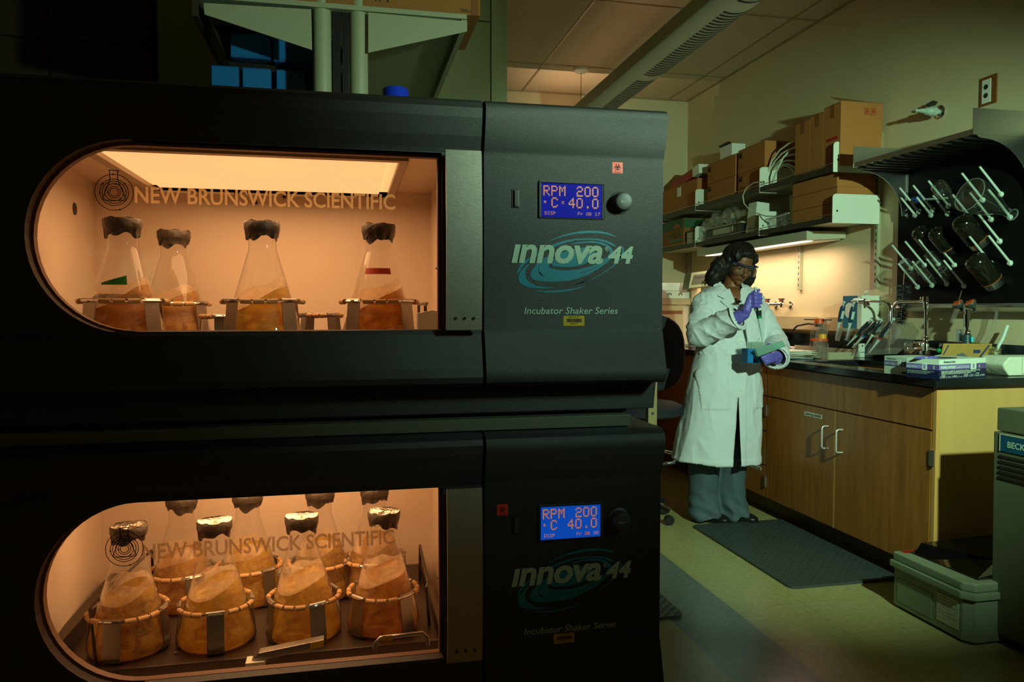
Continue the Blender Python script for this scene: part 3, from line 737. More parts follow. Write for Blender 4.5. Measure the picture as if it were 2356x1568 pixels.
M_orange_l = amber('orange_broth', (.50, .22, .022), (.98, .66, .10), .62); M_amber_l = amber('amber_broth', (.62, .34, .04), (1, .82, .14), .62); M_deep = amber('deep_amber_broth', (.42, .20, .025), (.98, .72, .13), .62)
M_foam = glassy('broth_foam', (1, .93, .82), .48, (.97, .80, .58), rough=.3, ior=1.1, noise=.34, nscale=26)
M_flask = glassy('flask_glass', (.965, .955, .94), .05, (.9, .85, .8), ior=1.32)
M_foil = mat('foil_dark', (0.055, 0.038, 0.026), 0.5, .15, bump=.4, bscale=60)
M_foil_top = mat('foil_bright', (0.62, 0.56, 0.48), 0.3, .9, bump=.6, bscale=70)

def flask(x, y, z0, label, group, broth, level, tilt, ph, seed, foil='lower', band=None):
    t = thing('erlenmeyer_flask', label, 'flask', (x, y, z0), group)
    T = Matrix.Translation((x, y, z0)); rnd = random.Random(seed)
    g = MB(); g.lathe([(fprof(z), z) for z in (0, .006, .018, .034, .08, .12, .16, .19, .215, .235, .243, .252, .27, .285, .297, .303)], 36, T, cap0=True, cap1=False)
    put('glass_body', g, M_flask, t)
    # broth, thrown to one side by the shaking
    n = 36; rows = 12; b = MB(); vs = []; fs = []
    def top(a): return level + tilt * math.cos(a - ph) + .004 * math.sin(3 * a + seed)
    for i in range(rows + 1):
        for k in range(n):
            a = 2 * PI * k / n; z = .004 + (top(a) - .004) * i / rows; r = fprof(z) - .0025
            vs.append(T @ Vector((r * math.cos(a), r * math.sin(a), z)))
    for i in range(rows):
        for k in range(n): fs.append((i * n + k, i * n + (k + 1) % n, (i + 1) * n + (k + 1) % n, (i + 1) * n + k))
    for ring, (f, dz) in enumerate(((.66, -.006), (.33, -.010))):
        for k in range(n):
            a = 2 * PI * k / n; r = (fprof(top(a)) - .0025) * f; vs.append(T @ Vector((r * math.cos(a), r * math.sin(a), level + tilt * f * math.cos(a - ph) + dz)))
        o = (rows + 1 + ring) * n
        for k in range(n): fs.append((o - n + k, o - n + (k + 1) % n, o + (k + 1) % n, o + k))
    vs.append(T @ Vector((0, 0, level - .011))); c = len(vs) - 1; o = (rows + 2) * n
    for k in range(n): fs.append((o + k, o + (k + 1) % n, c))
    b.add(vs, fs, True); b.add([vs[k] for k in range(n)], [tuple(range(n))])
    put('broth', b, broth, t)
    f = MB(); vs = []; fs = []
    for i in range(5):
        for k in range(n):
            a = 2 * PI * k / n; z = top(a) + (i / 4) * (.012 + .040 * (0.5 - 0.5 * math.cos(a - ph)) + .006 * math.sin(5 * a + seed)); r = fprof(z) - .0018
            vs.append(T @ Vector((r * math.cos(a), r * math.sin(a), z)))
    for i in range(4):
        for k in range(n): fs.append((i * n + k, i * n + (k + 1) % n, (i + 1) * n + (k + 1) % n, (i + 1) * n + k))
    f.add(vs, fs, True); put('foam', f, M_foam, t)
    # foil cap
    def crump(p, a): k = 1 + .07 * math.sin(7 * a + seed) + .05 * math.sin(13 * a + 2 * seed); lo = 0.007 * math.sin(2 * a + seed) + .005 * math.sin(5 * a); return Vector((p.x * (k if p.z < .295 else 1 + (k - 1) * .3), p.y * (k if p.z < .295 else 1 + (k - 1) * .3), p.z + (lo if p.z < .2895 else 0)))
    c = MB(); c.lathe([(.0375, .284), (.0380, .289), (.0392, .295), (.0425, .300), (.0440, .304), (.0445, .321), (.0425, .3235)], 36, T, cap0=False, cap1=False, fn=crump)
    cp = put('foil_cap', c, M_foil, t)
    c = MB(); c.lathe([(.0430, .3235), (.036, .3205), (.028, .3225), (.014, .3195), (.001, .3215)], 30, T, cap0=False, cap1=False, fn=lambda p, a: Vector((p.x, p.y, p.z + .003 * math.sin(4 * a + 60 * p.x + seed))))
    put('foil_top', c, M_foil_top, cp)
    if band:
        b = MB(); a0, a1, za, zb, mt, skew = band; m_ = 14
        for i in range(m_):
            p = []
            for (aa, zz, sk) in ((i, za, 0), (i + 1, za, 0), (i + 1, zb, 1), (i, zb, 1)):
                a = a0 + (a1 - a0) * aa / m_; zz2 = zz + skew * (aa / m_ if sk else 0); p.append(T @ Vector(((fprof(zz2) + .001) * math.cos(a), (fprof(zz2) + .001) * math.sin(a), zz2)))
            b.add(p, [(0, 1, 2, 3)])
        put('marking_tape', b, mt, t)
    return t

def clamp(x, y, z0, label, group, R=.094, H=.108, rot=0.0, straps=4, ring=True, k=1.0):
    t = thing('flask_clamp', label, 'clamp', (x, y, z0), group)
    T = Matrix.Translation((x, y, z0)) @ Matrix.Rotation(rot, 4, 'Z'); w = .021 * k
    b = MB(); b.lathe([(.055 * k, 0), (.055 * k, .004)], 20, T); put('clamp_base', b, M_strap, t)
    for i in range(straps):
        A = T @ Matrix.Rotation(2 * PI * i / straps, 4, 'Z'); b = MB()
        prof = [(.05 * k, .004), (R * 1.005, .006), (R * 1.04, .018), (R * 1.02, .04), (R * .93, H)]
        for (r0, z0_), (r1, z1_) in zip(prof[:-1], prof[1:]):
            vs = [Vector((r0, -w, z0_)), Vector((r0, w, z0_)), Vector((r1, w, z1_)), Vector((r1, -w, z1_)), Vector((r0 + .0025, -w, z0_ - .001)), Vector((r0 + .0025, w, z0_ - .001)), Vector((r1 + .0025, w, z1_ - .001)), Vector((r1 + .0025, -w, z1_ - .001))]
            b.add([A @ v for v in vs], [(0, 1, 2, 3), (5, 4, 7, 6), (0, 4, 5, 1), (3, 2, 6, 7), (0, 3, 7, 4), (1, 5, 6, 2)])
        rr = R * .93 + .002
        b.cyl(A @ Vector((rr, -w * 1.05, H)), A @ Vector((rr, w * 1.05, H)), .0055, n=10)
        put('strap', b, M_strap, t)
    sl = MB(); n = 20; rr = R * .96 + .004
    for i in range(n):
        a0 = 2 * PI * (i + .08) / n; a1 = 2 * PI * (i + .92) / n
        am = (a0 + a1) / 2 % (2 * PI / straps)
        if am < .24 or am > 2 * PI / straps - .24: continue
        sag = lambda a: -.003 * math.sin((a % (2 * PI / straps)) * straps / 2)
        sl.cyl(T @ Vector((rr * math.cos(a0), rr * math.sin(a0), H + sag(a0))), T @ Vector((rr * math.cos(a1), rr * math.sin(a1), H + sag(a1))), .0068, n=10)
    put('spring_sleeve', sl, M_tan, t)
    b = MB(); b.tube([T @ Vector((rr * math.cos(2 * PI * i / 40), rr * math.sin(2 * PI * i / 40), H - .001)) for i in range(40)], .0032, 6, closed=True)
    put('spring_ring', b, M_chrome, t)
    return t

ZL = .317; ZU = 1.100
A_ = -.3
low_front = [(-.566, 'leftmost'), (-.350, 'second from the left'), (-.124, 'third from the left'), (.088, 'rightmost')]
for i, (x, nm) in enumerate(low_front):
    br = (M_deep, M_amber_l, M_amber_l, M_orange_l)[i]
    f = flask(x, 2.115, ZL, 'foil-capped amber flask, %s in the lower incubator front row' % nm, 'flasks in the lower incubator', br, .150, .022, .5, 3 + i)
    f.rotation_euler[1] = (.02, .0, -.01, .015)[i]
    clamp(x, 2.115, ZL - .0015, 'spring clamp of the flask %s in the lower front row' % nm, 'flask clamps in the lower incubator', rot=(-1.25, -.95, -.65, -1.95)[i] + PI / 4 + .3)
low_back = [(-.49, 'leftmost'), (-.303, 'second from the left'), (-.09, 'third from the left'), (.076, 'rightmost')]
for i, (x, nm) in enumerate(low_back):
    flask(x, 2.40, ZL, 'amber flask, %s in the lower incubator back row' % nm, 'flasks in the lower incubator', (M_orange_l, M_amber_l, M_deep, M_orange_l)[i], .150, .022, .5, 13 + i)
    clamp(x, 2.40, ZL - .0015, 'spring clamp of the flask %s in the lower back row' % nm, 'flask clamps in the lower incubator', rot=.5 + .3 * i, R=.095)
M_green = mat('green_tape', '#0c6a1c', .5); M_redtape = mat('red_tape', '#b8330f', .55)
up = [(-.548, 2.07, 'in the left front with a green mark', M_orange_l, (-2.2, -1.2, .158, .163, M_green, .018)), (-.215, 2.07, 'in the middle', M_amber_l, None), (.082, 2.07, 'on the right with a red tape band', M_orange_l, (-2.35, -1.0, .190, .206, M_redtape, .0))]
for i, (x, y, nm, br, bd) in enumerate(up):
    flask(x, y, ZU, 'amber flask %s of the upper incubator' % nm, 'flasks in the upper incubator', br, .128, .036, .1, 23 + i, band=bd)
    clamp(x, y, ZU - .0015, 'spring clamp around the flask %s of the upper incubator' % ('in the left front', 'in the middle', 'on the right')[i], 'flask clamps in the upper incubator', H=.122, rot=-PI / 4 + (.15, 0, 0)[i], R=.1)
flask(-.49, 2.36, ZU, 'foil-capped flask half hidden behind the green-marked flask in the upper incubator', 'flasks in the upper incubator', M_orange_l, .125, .034, .1, 31)
clamp(-.49, 2.36, ZU - .0015, 'spring clamp around the half hidden flask in the upper incubator', 'flask clamps in the upper incubator', H=.118, rot=-.5)
for i, (x, y, nm) in enumerate(((-.345, 2.26, 'between the left and middle flasks'), (-.235, 2.26 + .06, 'behind the middle flask'), (-.075, 2.20, 'left of the red-banded flask'))):
    clamp(x, y, ZU - .0015, 'small empty flask clamp %s in the upper incubator' % nm, 'empty clamps in the upper incubator', R=.055, H=(.082, .07, .085)[i], rot=.3 * i, k=.6)
# loose things in the lower and upper chambers
lv = thing('platform_latch', 'bare metal latch lever with a yellow tag at the front of the lower platform', 'latch', (-.17, 1.94, .289))
def P(px, py, y): return onY(px, py, y)
a = P(575, 1515, 1.93); b_ = P(745, 1478, 1.93)
put('lever', MB().prism([(a.x, 1.93, a.z - .010), (b_.x, 1.93, b_.z - .010), (b_.x, 1.93, b_.z + .008), (a.x + .02, 1.93, a.z + .012)], (0, .03, 0)), M_strap, lv, bevel=.002)
put('pivot_block', MB().box(a.x - .01, a.x + .035, 1.92, 1.96, a.z - .022, a.z - .006), M_white, lv, bevel=.001)
put('tag', MB().prism([(b_.x - .033, 1.929, b_.z - .013), (b_.x, 1.929, b_.z - .008), (b_.x, 1.929, b_.z + .008), (b_.x - .033, 1.929, b_.z + .003)], (0, -.001, 0)), M_yellow, lv)
hb = thing('front_grip', 'looped metal grip with a yellow number tag at the lower platform front', 'handle', (.12, 1.885, .30))
p0 = P(862, 1515, 1.885); p1 = P(985, 1505, 1.885)
put('loop', MB().tube([(p0.x, 1.885, .352), (p0.x + .003, 1.885, .372), (p0.x + .014, 1.885, .383), (p1.x - .014, 1.885, .386), (p1.x - .003, 1.885, .375), (p1.x, 1.885, .352)], .0055, 8), M_strap, hb)
put('number_tag', MB().box(.075, .101, 1.878, 1.880, .377, .390), M_yellow, hb)
text('1', .01, (.086, 1.8775, .379), (1, 0, 0), (0, 0, 1), M_ink, hb, name='digit')
single('white_absorbent_pad', MB().prism([(.175, 1.96, 1.10), (.232, 1.96, 1.10), (.232, 1.96, 1.192), (.212, 1.96, 1.196), (.175, 1.96, 1.188)], (0, .03, 0)), M_paper, 'white paper pad at the right end of the upper chamber', 'paper', bevel=.001)
# ------------------------------------------------------------------ base cabinets along the right wall
CF = 2.35
M_pull = mat('satin_pull', (.78, .79, .76), .35, .55)
def cab(y0, y1, label, name='base_cabinet'):
    t = thing(name, label, 'cabinet', (CF + .3, (y0 + y1) / 2, 0), 'base cabinets under the counter')
    put('carcass', MB().box(CF + .021, WX - .001, y0, y1, .105, .880), M_maple, t, bevel=.0015)
    put('toe_kick', MB().box(CF + .075, WX - .001, y0, y1, 0, .105), mat('toe_kick_dark', '#5e4c2a', .6), t)
    return t
def pull(t, y, z0, z1):
    P_ = [(CF, y, z1), (CF - .028, y, z1)] ; r = .0045
    pts = [(CF + .001, y, z1)] + [(CF - .022 - .012 * math.sin(a), y, z1 - .012 + .012 * math.cos(a)) for a in (0, .5, 1.0, 1.57)] + [(CF - .022 - .012 * math.cos(a), y, z0 + .012 - .012 * math.sin(a)) for a in (0, .5, 1.0, 1.57)] + [(CF + .001, y, z0)]
    return put('handle', MB().tube(pts, r, 10), M_pull, t)
def hinge(t, y, z):
    h = MB().box(CF - .006, CF + .002, y - .008, y + .016, z - .032, z + .032).cyl((CF - .006, y - .006, z - .034), (CF - .006, y - .006, z + .034), .005, n=10)
    return put('hinge', h, M_steel, t)
c1 = cab(2.685, 3.955, 'maple sink cabinet with two doors at the counter end')
put('end_panel', MB().box(CF + .020, WX - .001, 2.664, 2.684, 0.0, .880), M_maple_lit, c1, bevel=.001)
put('corner_stile', MB().box(CF + .002, CF + .020, 2.664, 2.684, .0, .880), M_maple_edge, c1, bevel=.001)
put('false_drawer_front', MB().box(CF, CF + .020, 2.688, 3.951, .701, .872), M_maple, c1, bevel=.0015)
for (a, b_, hy) in ((2.688, 3.318, 3.262), (3.322, 3.951, 3.376)):
    d = put('door', MB().box(CF, CF + .020, a, b_, .112, .694), M_maple, c1, bevel=.0015)
    put('door_edge', MB().box(CF - .0004, CF + .004, a - .0002 if a > 3 else b_ - .0035, (a + .0035) if a > 3 else b_ + .0002, .112, .694), M_maple_edge, d)
    pull(d, hy, .500, .612)
    for z in (.585, .195) if a < 3 else (.615, .205): hinge(d, 2.676 if a < 3 else 3.950, z)
for y0_, t_, z_ in ((3.43, 'Cleaning utensils', .655),):
    pa = onX(1850, 966, CF - .001); pb = onX(1890, 978, CF - .001)
    lb = put('paper_label', MB().box(CF - .0012, CF - .0002, pb.y, pa.y, .6395, .6605), M_paper, c1)
    text('Cleaning utensils', .015, (CF - .0014, pa.y - .004, .645), (0, -1, 0), (0, 0, 1), M_ink, c1, bold=.01, width=pa.y - pb.y - .008, name='label_text')
c2 = cab(3.958, 4.42, 'maple drawer unit beside the sink cabinet behind the person')
for k, (z0, z1) in enumerate(((.701, .872), (.497, .694), (.298, .490), (.112, .291))):
    d = put('drawer', MB().box(CF, CF + .020, 3.960, 4.418, z0, z1), M_maple, c2, bevel=.0015)
    pull(d, 4.24, (z0 + z1) / 2 - .03, (z0 + z1) / 2 + .03)
    if k in (0, 3):
        put('paper_label', MB().box(CF - .0012, CF - .0002, 4.0, 4.12, z1 - .035, z1 - .014), M_paper, d)
        text('Autoclave bags' if k == 3 else 'Utensils', .012, (CF - .0014, 4.116, z1 - .030), (0, -1, 0), (0, 0, 1), M_ink, d, bold=.01, width=.11, name='label_text')
c3 = cab(4.423, 5.45, 'maple base cabinet in the far part of the row')
put('door', MB().box(CF, CF + .020, 4.426, 4.93, .112, .872), M_maple, c3, bevel=.0015); put('door', MB().box(CF, CF + .020, 4.936, 5.446, .112, .872), M_maple, c3, bevel=.0015)
# worktop with sink cut-out
SX0, SX1, SY0, SY1 = 2.44, 2.80, 2.98, 3.74
w = MB(); zt, zb = .914, .882; XF = 2.318; Y0, Y1 = 2.634, 5.45
w.box(XF, SX0, Y0, Y1, zb, zt).box(SX1, WX - .002, Y0, Y1, zb, zt).box(SX0, SX1, Y0, SY0, zb, zt).box(SX0, SX1, SY1, Y1, zb, zt)
wt = tag(put('worktop', w, M_blackres, loc=(2.65, 4.0, zb)), 'black resin worktop with an inset sink along the right wall', 'worktop')
s = MB(); zf = .70; e_ = .012
s.box(SX0 + .001, SX1 - .001, SY0 + .001, SY1 - .001, zf - .01, zf)
s.box(SX0 + .001, SX0 + e_, SY0 + .001, SY1 - .001, zf, zt - .004).box(SX1 - e_, SX1 - .001, SY0 + .001, SY1 - .001, zf, zt - .004).box(SX0 + e_, SX1 - e_, SY0 + .001, SY0 + e_, zf, zt - .004).box(SX0 + e_, SX1 - e_, SY1 - e_, SY1 - .001, zf, zt - .004)
put('sink', s, M_blackres, wt, bevel=.003)
put('backsplash', MB().box(WX - .022, WX - .002, Y0, Y1, zt, 1.035), M_blackres, wt, bevel=.001)

# ------------------------------------------------------------------ wall shelving
M_shelf = mat('shelf_enamel', '#b9bca0', .45); M_std = mat('standard_enamel', '#a3a184', .45)
std_ys = (3.84, 4.60, 5.545, 6.30)
for i, y in enumerate(std_ys):
    nm = ('nearest the drying rack', 'second from the drying rack', 'third from the drying rack', 'in the room corner')[i]
    t = thing('wall_standard', 'slotted vertical shelf upright, ' + nm, 'shelf upright', (WX - .012, y, 1.33), 'slotted wall uprights')
    put('channel', MB().box(WX - .022, WX - .001, y - .014, y + .014, 1.325 if i else 1.32, 2.20), M_std, t, bevel=.001)
    for k in range(22):
        z = 1.35 + k * .038; 
        if z < 2.18: put('slot', MB().box(WX - .0228, WX - .0222, y - .0035, y + .0035, z, z + .018), M_ink, t)
def wall_shelf(zb_, zt_, label, ph):
    t = thing('wall_shelf', label, 'shelf', (2.82, 5.0, zb_), 'long wall shelves')
    XF_ = 2.66
    for (a, b_) in ((3.812, 4.588), (4.596, 5.536), (5.544, 6.36)):
        d = put('shelf_board', MB().box(XF_, WX - .024, a + .003, b_, zb_ + .002, zb_ + .018).box(XF_, WX - .03, a + .003, b_, zb_ - .003, zb_ + .002), M_shelf, t, bevel=.0015)
        put('front_edge', MB().box(XF_ - .003, XF_ - .0005, a + .003, b_, zb_ - .014, zb_ + .018), M_darkmetal, d)
        put('front_wire', MB().tube([(XF_ - .004, a + .01, zt_), (XF_ - .004, b_ - .01, zt_)], .0025, 6), M_strap, d)
    for i, y in enumerate((3.812, 4.592, 5.540)):
        n = 6; r = .022; pts = [(XF_ - .004, zb_ - .018), (WX - .024, zb_ - .018), (WX - .024, zb_ + ph), ] + [(XF_ + r - .004 - r * math.sin(a), zb_ + ph - r + r * math.cos(a)) for a in [PI / 2 * k / n for k in range(n + 1)]]
        q = MB().prism([(x, y - .0015, z) for x, z in pts], (0, .003, 0))
        bk = put('bracket_plate', q, M_white, t)
        put('hole', MB().lathe([(.006, 0), (.006, .0008)], 12, Matrix.Translation((XF_ + .025, y - .0015, zb_ + .05)) @ Matrix.Rotation(PI / 2, 4, 'X')), M_ink, bk)
    return t
wall_shelf(1.981, 2.012, 'upper wall shelf carrying tall cardboard boxes and tubing', .150)
wall_shelf(1.698, 1.728, 'lower wall shelf above the fluorescent bench lamp', .145)
# under-shelf lamp
t = thing('bench_lamp', 'fluorescent lamp with a pale hood fixed under the lower shelf', 'lamp', (2.82, 4.86, 1.60))
q = MB().prism([(2.700, 4.12, 1.668), (2.965, 4.12, 1.668), (2.965, 4.12, 1.628), (2.700, 4.12, 1.613)], (0, 1.47, 0)); put('hood', q, M_shelf, t, bevel=.002)
M_tube = mat('lamp_cover', '#fff4e8', .4, emit='#fff0ec', es=1.6)
put('lit_cover', MB().prism([(2.728, 4.20, 1.6138), (2.79, 4.20, 1.617), (2.79, 5.50, 1.617), (2.728, 5.50, 1.6138)], (0, 0, -.006)), M_tube, t)
put('reflector', MB().prism([(2.80, 4.16, 1.6195), (2.955, 4.16, 1.6265), (2.955, 5.55, 1.6265), (2.80, 5.55, 1.6195)], (0, 0, -.006)), M_white, t)

# ------------------------------------------------------------------ boxes on the shelves
def carton(y0, y1, x0, z0, z1, label, group, x1=None, m=M_card, name='cardboard_box', marks=None, tape=True, flap=False):
    x1 = x1 or x0 + .26
    t = thing(name, label, 'box', ((x0 + x1) / 2, (y0 + y1) / 2, z0), group)
    put('carton', MB().box(x0, x1, y0, y1, z0, z1), m, t, bevel=.0015)
    put('lid_seam', MB().box(x0 - .0006, x0 + .0001, y0 + .002, y1 - .002, z1 - .004, z1 - .0025), M_ink, t)
    if tape: ym = (y0 + y1) / 2; put('tape', MB().box(x0 - .0008, x0, ym - .02, ym + .02, z1 - .075, z1 + .0006).box(x0, x1, ym - .02, ym + .02, z1, z1 + .0008), M_tape, t)
    if marks == 'M':
        text('M', .05, (x0 - .0012, y1 - .012, z1 - .062), (0, -1, 0), (0, 0, 1), M_ink, t, height=.046, bold=.03)
        for k in range(3): put('print_line', MB().box(x0 - .001, x0, y1 - .085 + .02 * (k % 2), y1 - .012, z0 + .032 + k * .011, z0 + .034 + k * .011), M_ink, t)
    if flap:
        put('flap', MB().prism([(x0, y0, z1), (x1, y0, z1), (x1, y0 + .09, z1 + .028), (x0 + .0, y0 + .10, z1 + .045)], (0, 0, .005)), M_card2, t)
    return t
G1 = 'boxes on the upper wall shelf'
Zs = 2.0
t = carton(3.80, 3.952, 2.69, Zs, 2.352, 'largest tall cardboard box with a red label, nearest on the upper shelf', G1, x1=2.955, flap=True)
put('red_label', MB().box(2.6885, 2.69, 3.825, 3.925, 2.150, 2.168), M_red, t)
for (xx, s) in ((2.855, 'a'), (2.895, 'b')):
    put('print_frame', MB().box(xx - .014, xx + .014, 3.7985, 3.80, 2.285, 2.287).box(xx - .014, xx + .014, 3.7985, 3.80, 2.322, 2.324).box(xx - .014, xx - .012, 3.7985, 3.80, 2.285, 2.324).box(xx + .012, xx + .014, 3.7985, 3.80, 2.285, 2.324).box(xx - .004, xx + .004, 3.7985, 3.80, 2.293, 2.316), M_red, t)
carton(3.956, 4.083, 2.69, Zs, 2.336, 'tall taped cardboard box in the middle of three on the upper shelf', G1, x1=2.95)
carton(4.087, 4.24, 2.69, Zs, 2.325, 'tall cardboard box beside the white tubing coils on the upper shelf', G1, x1=2.95)
carton(4.62, 4.962, 2.705, Zs, 2.148, 'lower M-marked carton of the stack beside the tubing', G1, x1=2.95, marks='M', tape=False)
carton(4.615, 4.965, 2.705, 2.149, 2.312, 'top M-marked carton of the stack beside the tubing', G1, x1=2.95, marks='M', tape=False)
carton(5.01, 5.432, 2.705, Zs, 2.150, 'lower M-marked carton of the far stack under the white box', G1, x1=2.93, marks='M', tape=False)
carton(5.005, 5.435, 2.705, 2.151, 2.300, 'top M-marked carton of the far stack under the white box', G1, x1=2.93, marks='M', tape=False)
t = thing('white_carton', 'small white open carton on top of the far stacked cartons', 'box', (2.86, 5.30, 2.301)); put('carton', MB().box(2.79, 2.90, 5.22, 5.40, 2.301, 2.425), M_white, t, bevel=.001); put('flap', MB().prism([(2.79, 5.22, 2.425), (2.79, 5.40, 2.425), (2.775, 5.40, 2.438), (2.775, 5.24, 2.442)], (.002, 0, 0)), M_ink, t)
carton(5.60, 6.03, 2.70, Zs, 2.23, 'plain cardboard box with a shipping label at the far shelf end', G1, x1=2.93, tape=False)
put('shipping_label', MB().box(2.698, 2.70, 5.90, 5.97, 2.13, 2.205), M_paper, bpy.data.objects[-1] if False else [o for o in bpy.data.objects if o.get('label', '').startswith('plain cardboard box with')][0])
carton(6.035, 6.345, 2.70, Zs, 2.225, 'last plain cardboard box in the room corner', G1, x1=2.93, tape=False)
t = thing('glove_box', 'red and white box lying tilted on the far cardboard boxes', 'box', (2.80, 5.85, 2.232))
RM = Matrix.Translation((2.80, 5.85, 2.25)) @ Matrix.Rotation(math.radians(-7), 4, 'X')
put('carton', MB().box(-.09, .09, -.26, .28, -.015, .055, RM), M_red, t, bevel=.001); put('white_end', MB().box(-.092, .091, -.262, -.15, -.016, .057, RM), M_white, t)
# coils of white tubing
t = thing('tubing_coils', 'loose coils of translucent white tubing on the upper shelf', 'tubing', (2.80, 4.43, Zs))
M_tubing = mat('tubing', '#c9cfb8', .35)
for k in range(6):
    c_ = [(1764 + 3 * k, 413 - k), (1768 + 4 * k, 392 - k), (1776 + 6 * k, 370 + 2 * k), (1794 + 5 * k, 345 + 8 * k), (1815 + 2 * k, 330 + 13 * k), (1838, 320 + 17 * k)]
    put('coil', MB().tube([onX(px, py, 2.72 + .012 * k) for px, py in c_] + [(2.76, 4.26, 2.30 - .03 * k)], .0058, 8), M_tubing, t)
put('lead', MB().tube([onX(px, py, 2.655) for px, py in ((1760, 417), (1735, 420), (1717, 432), (1709, 450), (1712, 468), (1722, 480), (1740, 490), (1762, 497), (1790, 498), (1815, 490))], .004, 8), M_tubing, t)
put('cut_ends', MB().tube([(2.72, 4.55, 2.012), (2.70, 4.48, 2.06), (2.71, 4.40, 2.16), (2.76, 4.33, 2.23)], .006, 8), M_tubing, t)
# lower shelf
G2 = 'boxes on the lower wall shelf'; Zl = 1.7165
for k, (z0, z1, nm) in enumerate(((Zl, 1.802, 'bottom'), (1.803, 1.888, 'middle'), (1.889, 1.972, 'top'))):
    carton(3.83 + .004 * k, 4.275, 2.70, z0, z1, 'flat cardboard box, %s of the stack of three on the lower shelf' % nm, G2, x1=2.95, tape=False)
M_pouch = mat('pouch_film', '#b5c3ae', .35)
single('white_pouch', MB().prism([(2.74, 4.30, Zl), (2.74, 4.355, Zl), (2.76, 4.40, 1.80), (2.79, 4.46, 1.93), (2.79, 4.33, 1.93), (2.75, 4.31, 1.83)], (.05, 0, 0)), M_pouch, 'white film pouch slumped against the flat cardboard boxes', 'pouch', bevel=.006)
t = thing('white_carton', 'white carton leaning on the lower shelf beside black cables', 'box', (2.80, 4.80, Zl))
RM = Matrix.Translation((2.78, 4.80, Zl + .002)) @ Matrix.Rotation(math.radians(6), 4, 'Y')
put('carton', MB().box(-.07, .12, -.05, .06, 0.0, .205, RM), M_white, t, bevel=.001); put('print_line', MB().box(.0, .07, -.0505, -.05, .10, .104, RM), M_ink, t)
t = thing('vent_panel', 'long dark instrument with a pale nameplate on the lower shelf', 'instrument', (2.80, 5.0, Zl)); put('case', MB().box(2.70, 2.93, 4.90, 5.42, Zl, 1.80), M_black, t, bevel=.002); put('nameplate', MB().box(2.697, 2.70, 5.02, 5.32, 1.75, 1.792), M_shelf, t); put('top_plate', MB().box(2.69, 2.93, 4.89, 5.43, 1.80, 1.812), M_std, t)
put('cable', MB().tube([onX(px, py, 2.665) for px, py in ((1700, 505), (1694, 515), (1697, 524), (1712, 527), (1742, 524))], .003, 6), M_black, t)
M_film = glassy('crinkled_film', (.92, .93, .9), .22, (.85, .85, .78), rough=.12, ior=1.6, noise=.15, nscale=40)
def bag(name, c, r, label, seed, group='plastic bags on the lower shelf'):
    rnd = random.Random(seed); bm = bmesh.new(); bmesh.ops.create_icosphere(bm, subdivisions=3, radius=1)
    for v in bm.verts:
        p = v.co; k = 1 + .35 * (mnoise.noise(p * 1.7 + Vector((seed, 0, 0)))) + .16 * abs(mnoise.noise(p * 5 + Vector((0, seed, 0)))) + rnd.uniform(-.03, .03)
        v.co = Vector((p.x * r[0] * k, p.y * r[1] * k, max(-r[2] * .98, p.z * r[2] * k)))
    me = bpy.data.meshes.new(name); bm.to_mesh(me); bm.free(); me.materials.append(M_film)
    o = bpy.data.objects.new(name, me); COL.objects.link(o); o.location = Vector(c)
    OFF[o.name] = Vector(c); return tag(o, label, 'bag', group)
bag('plastic_bag', (2.755, 4.48, Zl + .050), (.07, .13, .05), 'flat crinkled bag of clear tubes in front of the white pouch', 3)
bag('plastic_bag', (2.74, 5.12, 1.876), (.05, .10, .062), 'crinkled clear bag lying on the long dark instrument', 5)
bag('plastic_bag', (2.74, 5.33, 1.872), (.05, .08, .058), 'clear bag with blue contents beside the white cards', 9)
bag('plastic_bag', (2.715, 5.485, 1.80), (.035, .045, .082), 'tall clear crinkled bag at the bracket plate', 11)
single('white_card_stack', MB().box(2.76, 2.90, 5.47, 5.53, Zl, 1.895), M_shelf, 'upright pale card box behind the crinkled bags', 'box', bevel=.001)
t = thing('produce_box', 'cardboard box with green mountain print on the far lower shelf', 'box', (2.80, 6.0, Zl)); put('carton', MB().box(2.70, 2.93, 5.84, 6.33, Zl, 1.945), M_card2, t, bevel=.002)
M_gp = mat('green_print', '#2a5a37', .6)
put('green_band', MB().box(2.698, 2.70, 5.86, 6.33, 1.865, 1.940), M_gp, t); put('green_band', MB().box(2.70, 2.90, 5.838, 5.84, 1.865, 1.940), M_gp, t)
for k in range(4): q = MB(); y = 5.90 + k * .06; q.add([(2.6975, y, 1.80), (2.6975, y + .036, 1.80), (2.6975, y + .018, 1.848)], [(0, 1, 2)]); put('tree_print', q, M_gp, t)
q = MB(); q.add([(2.697, 5.90, 1.873), (2.697, 6.05, 1.873), (2.697, 6.01, 1.90), (2.697, 5.985, 1.92), (2.697, 5.95, 1.893), (2.697, 5.93, 1.903)], [tuple(range(6))]); put('mountain_print', q, M_card, t)
put('green_line', MB().box(2.698, 2.70, 5.86, 6.12, 1.765, 1.778), M_teal, t)
t = thing('tissue_box', 'two small white boxes stacked beside the produce box', 'box', (2.76, 5.70, Zl)); put('carton', MB().box(2.70, 2.84, 5.68, 5.78, Zl, 1.765), M_white, t, bevel=.002)
t = thing('tissue_box', 'upper small white box beside the produce box', 'box', (2.76, 5.70, 1.766)); put('carton', MB().box(2.70, 2.84, 5.68, 5.78, 1.766, 1.815), M_white, t, bevel=.002)

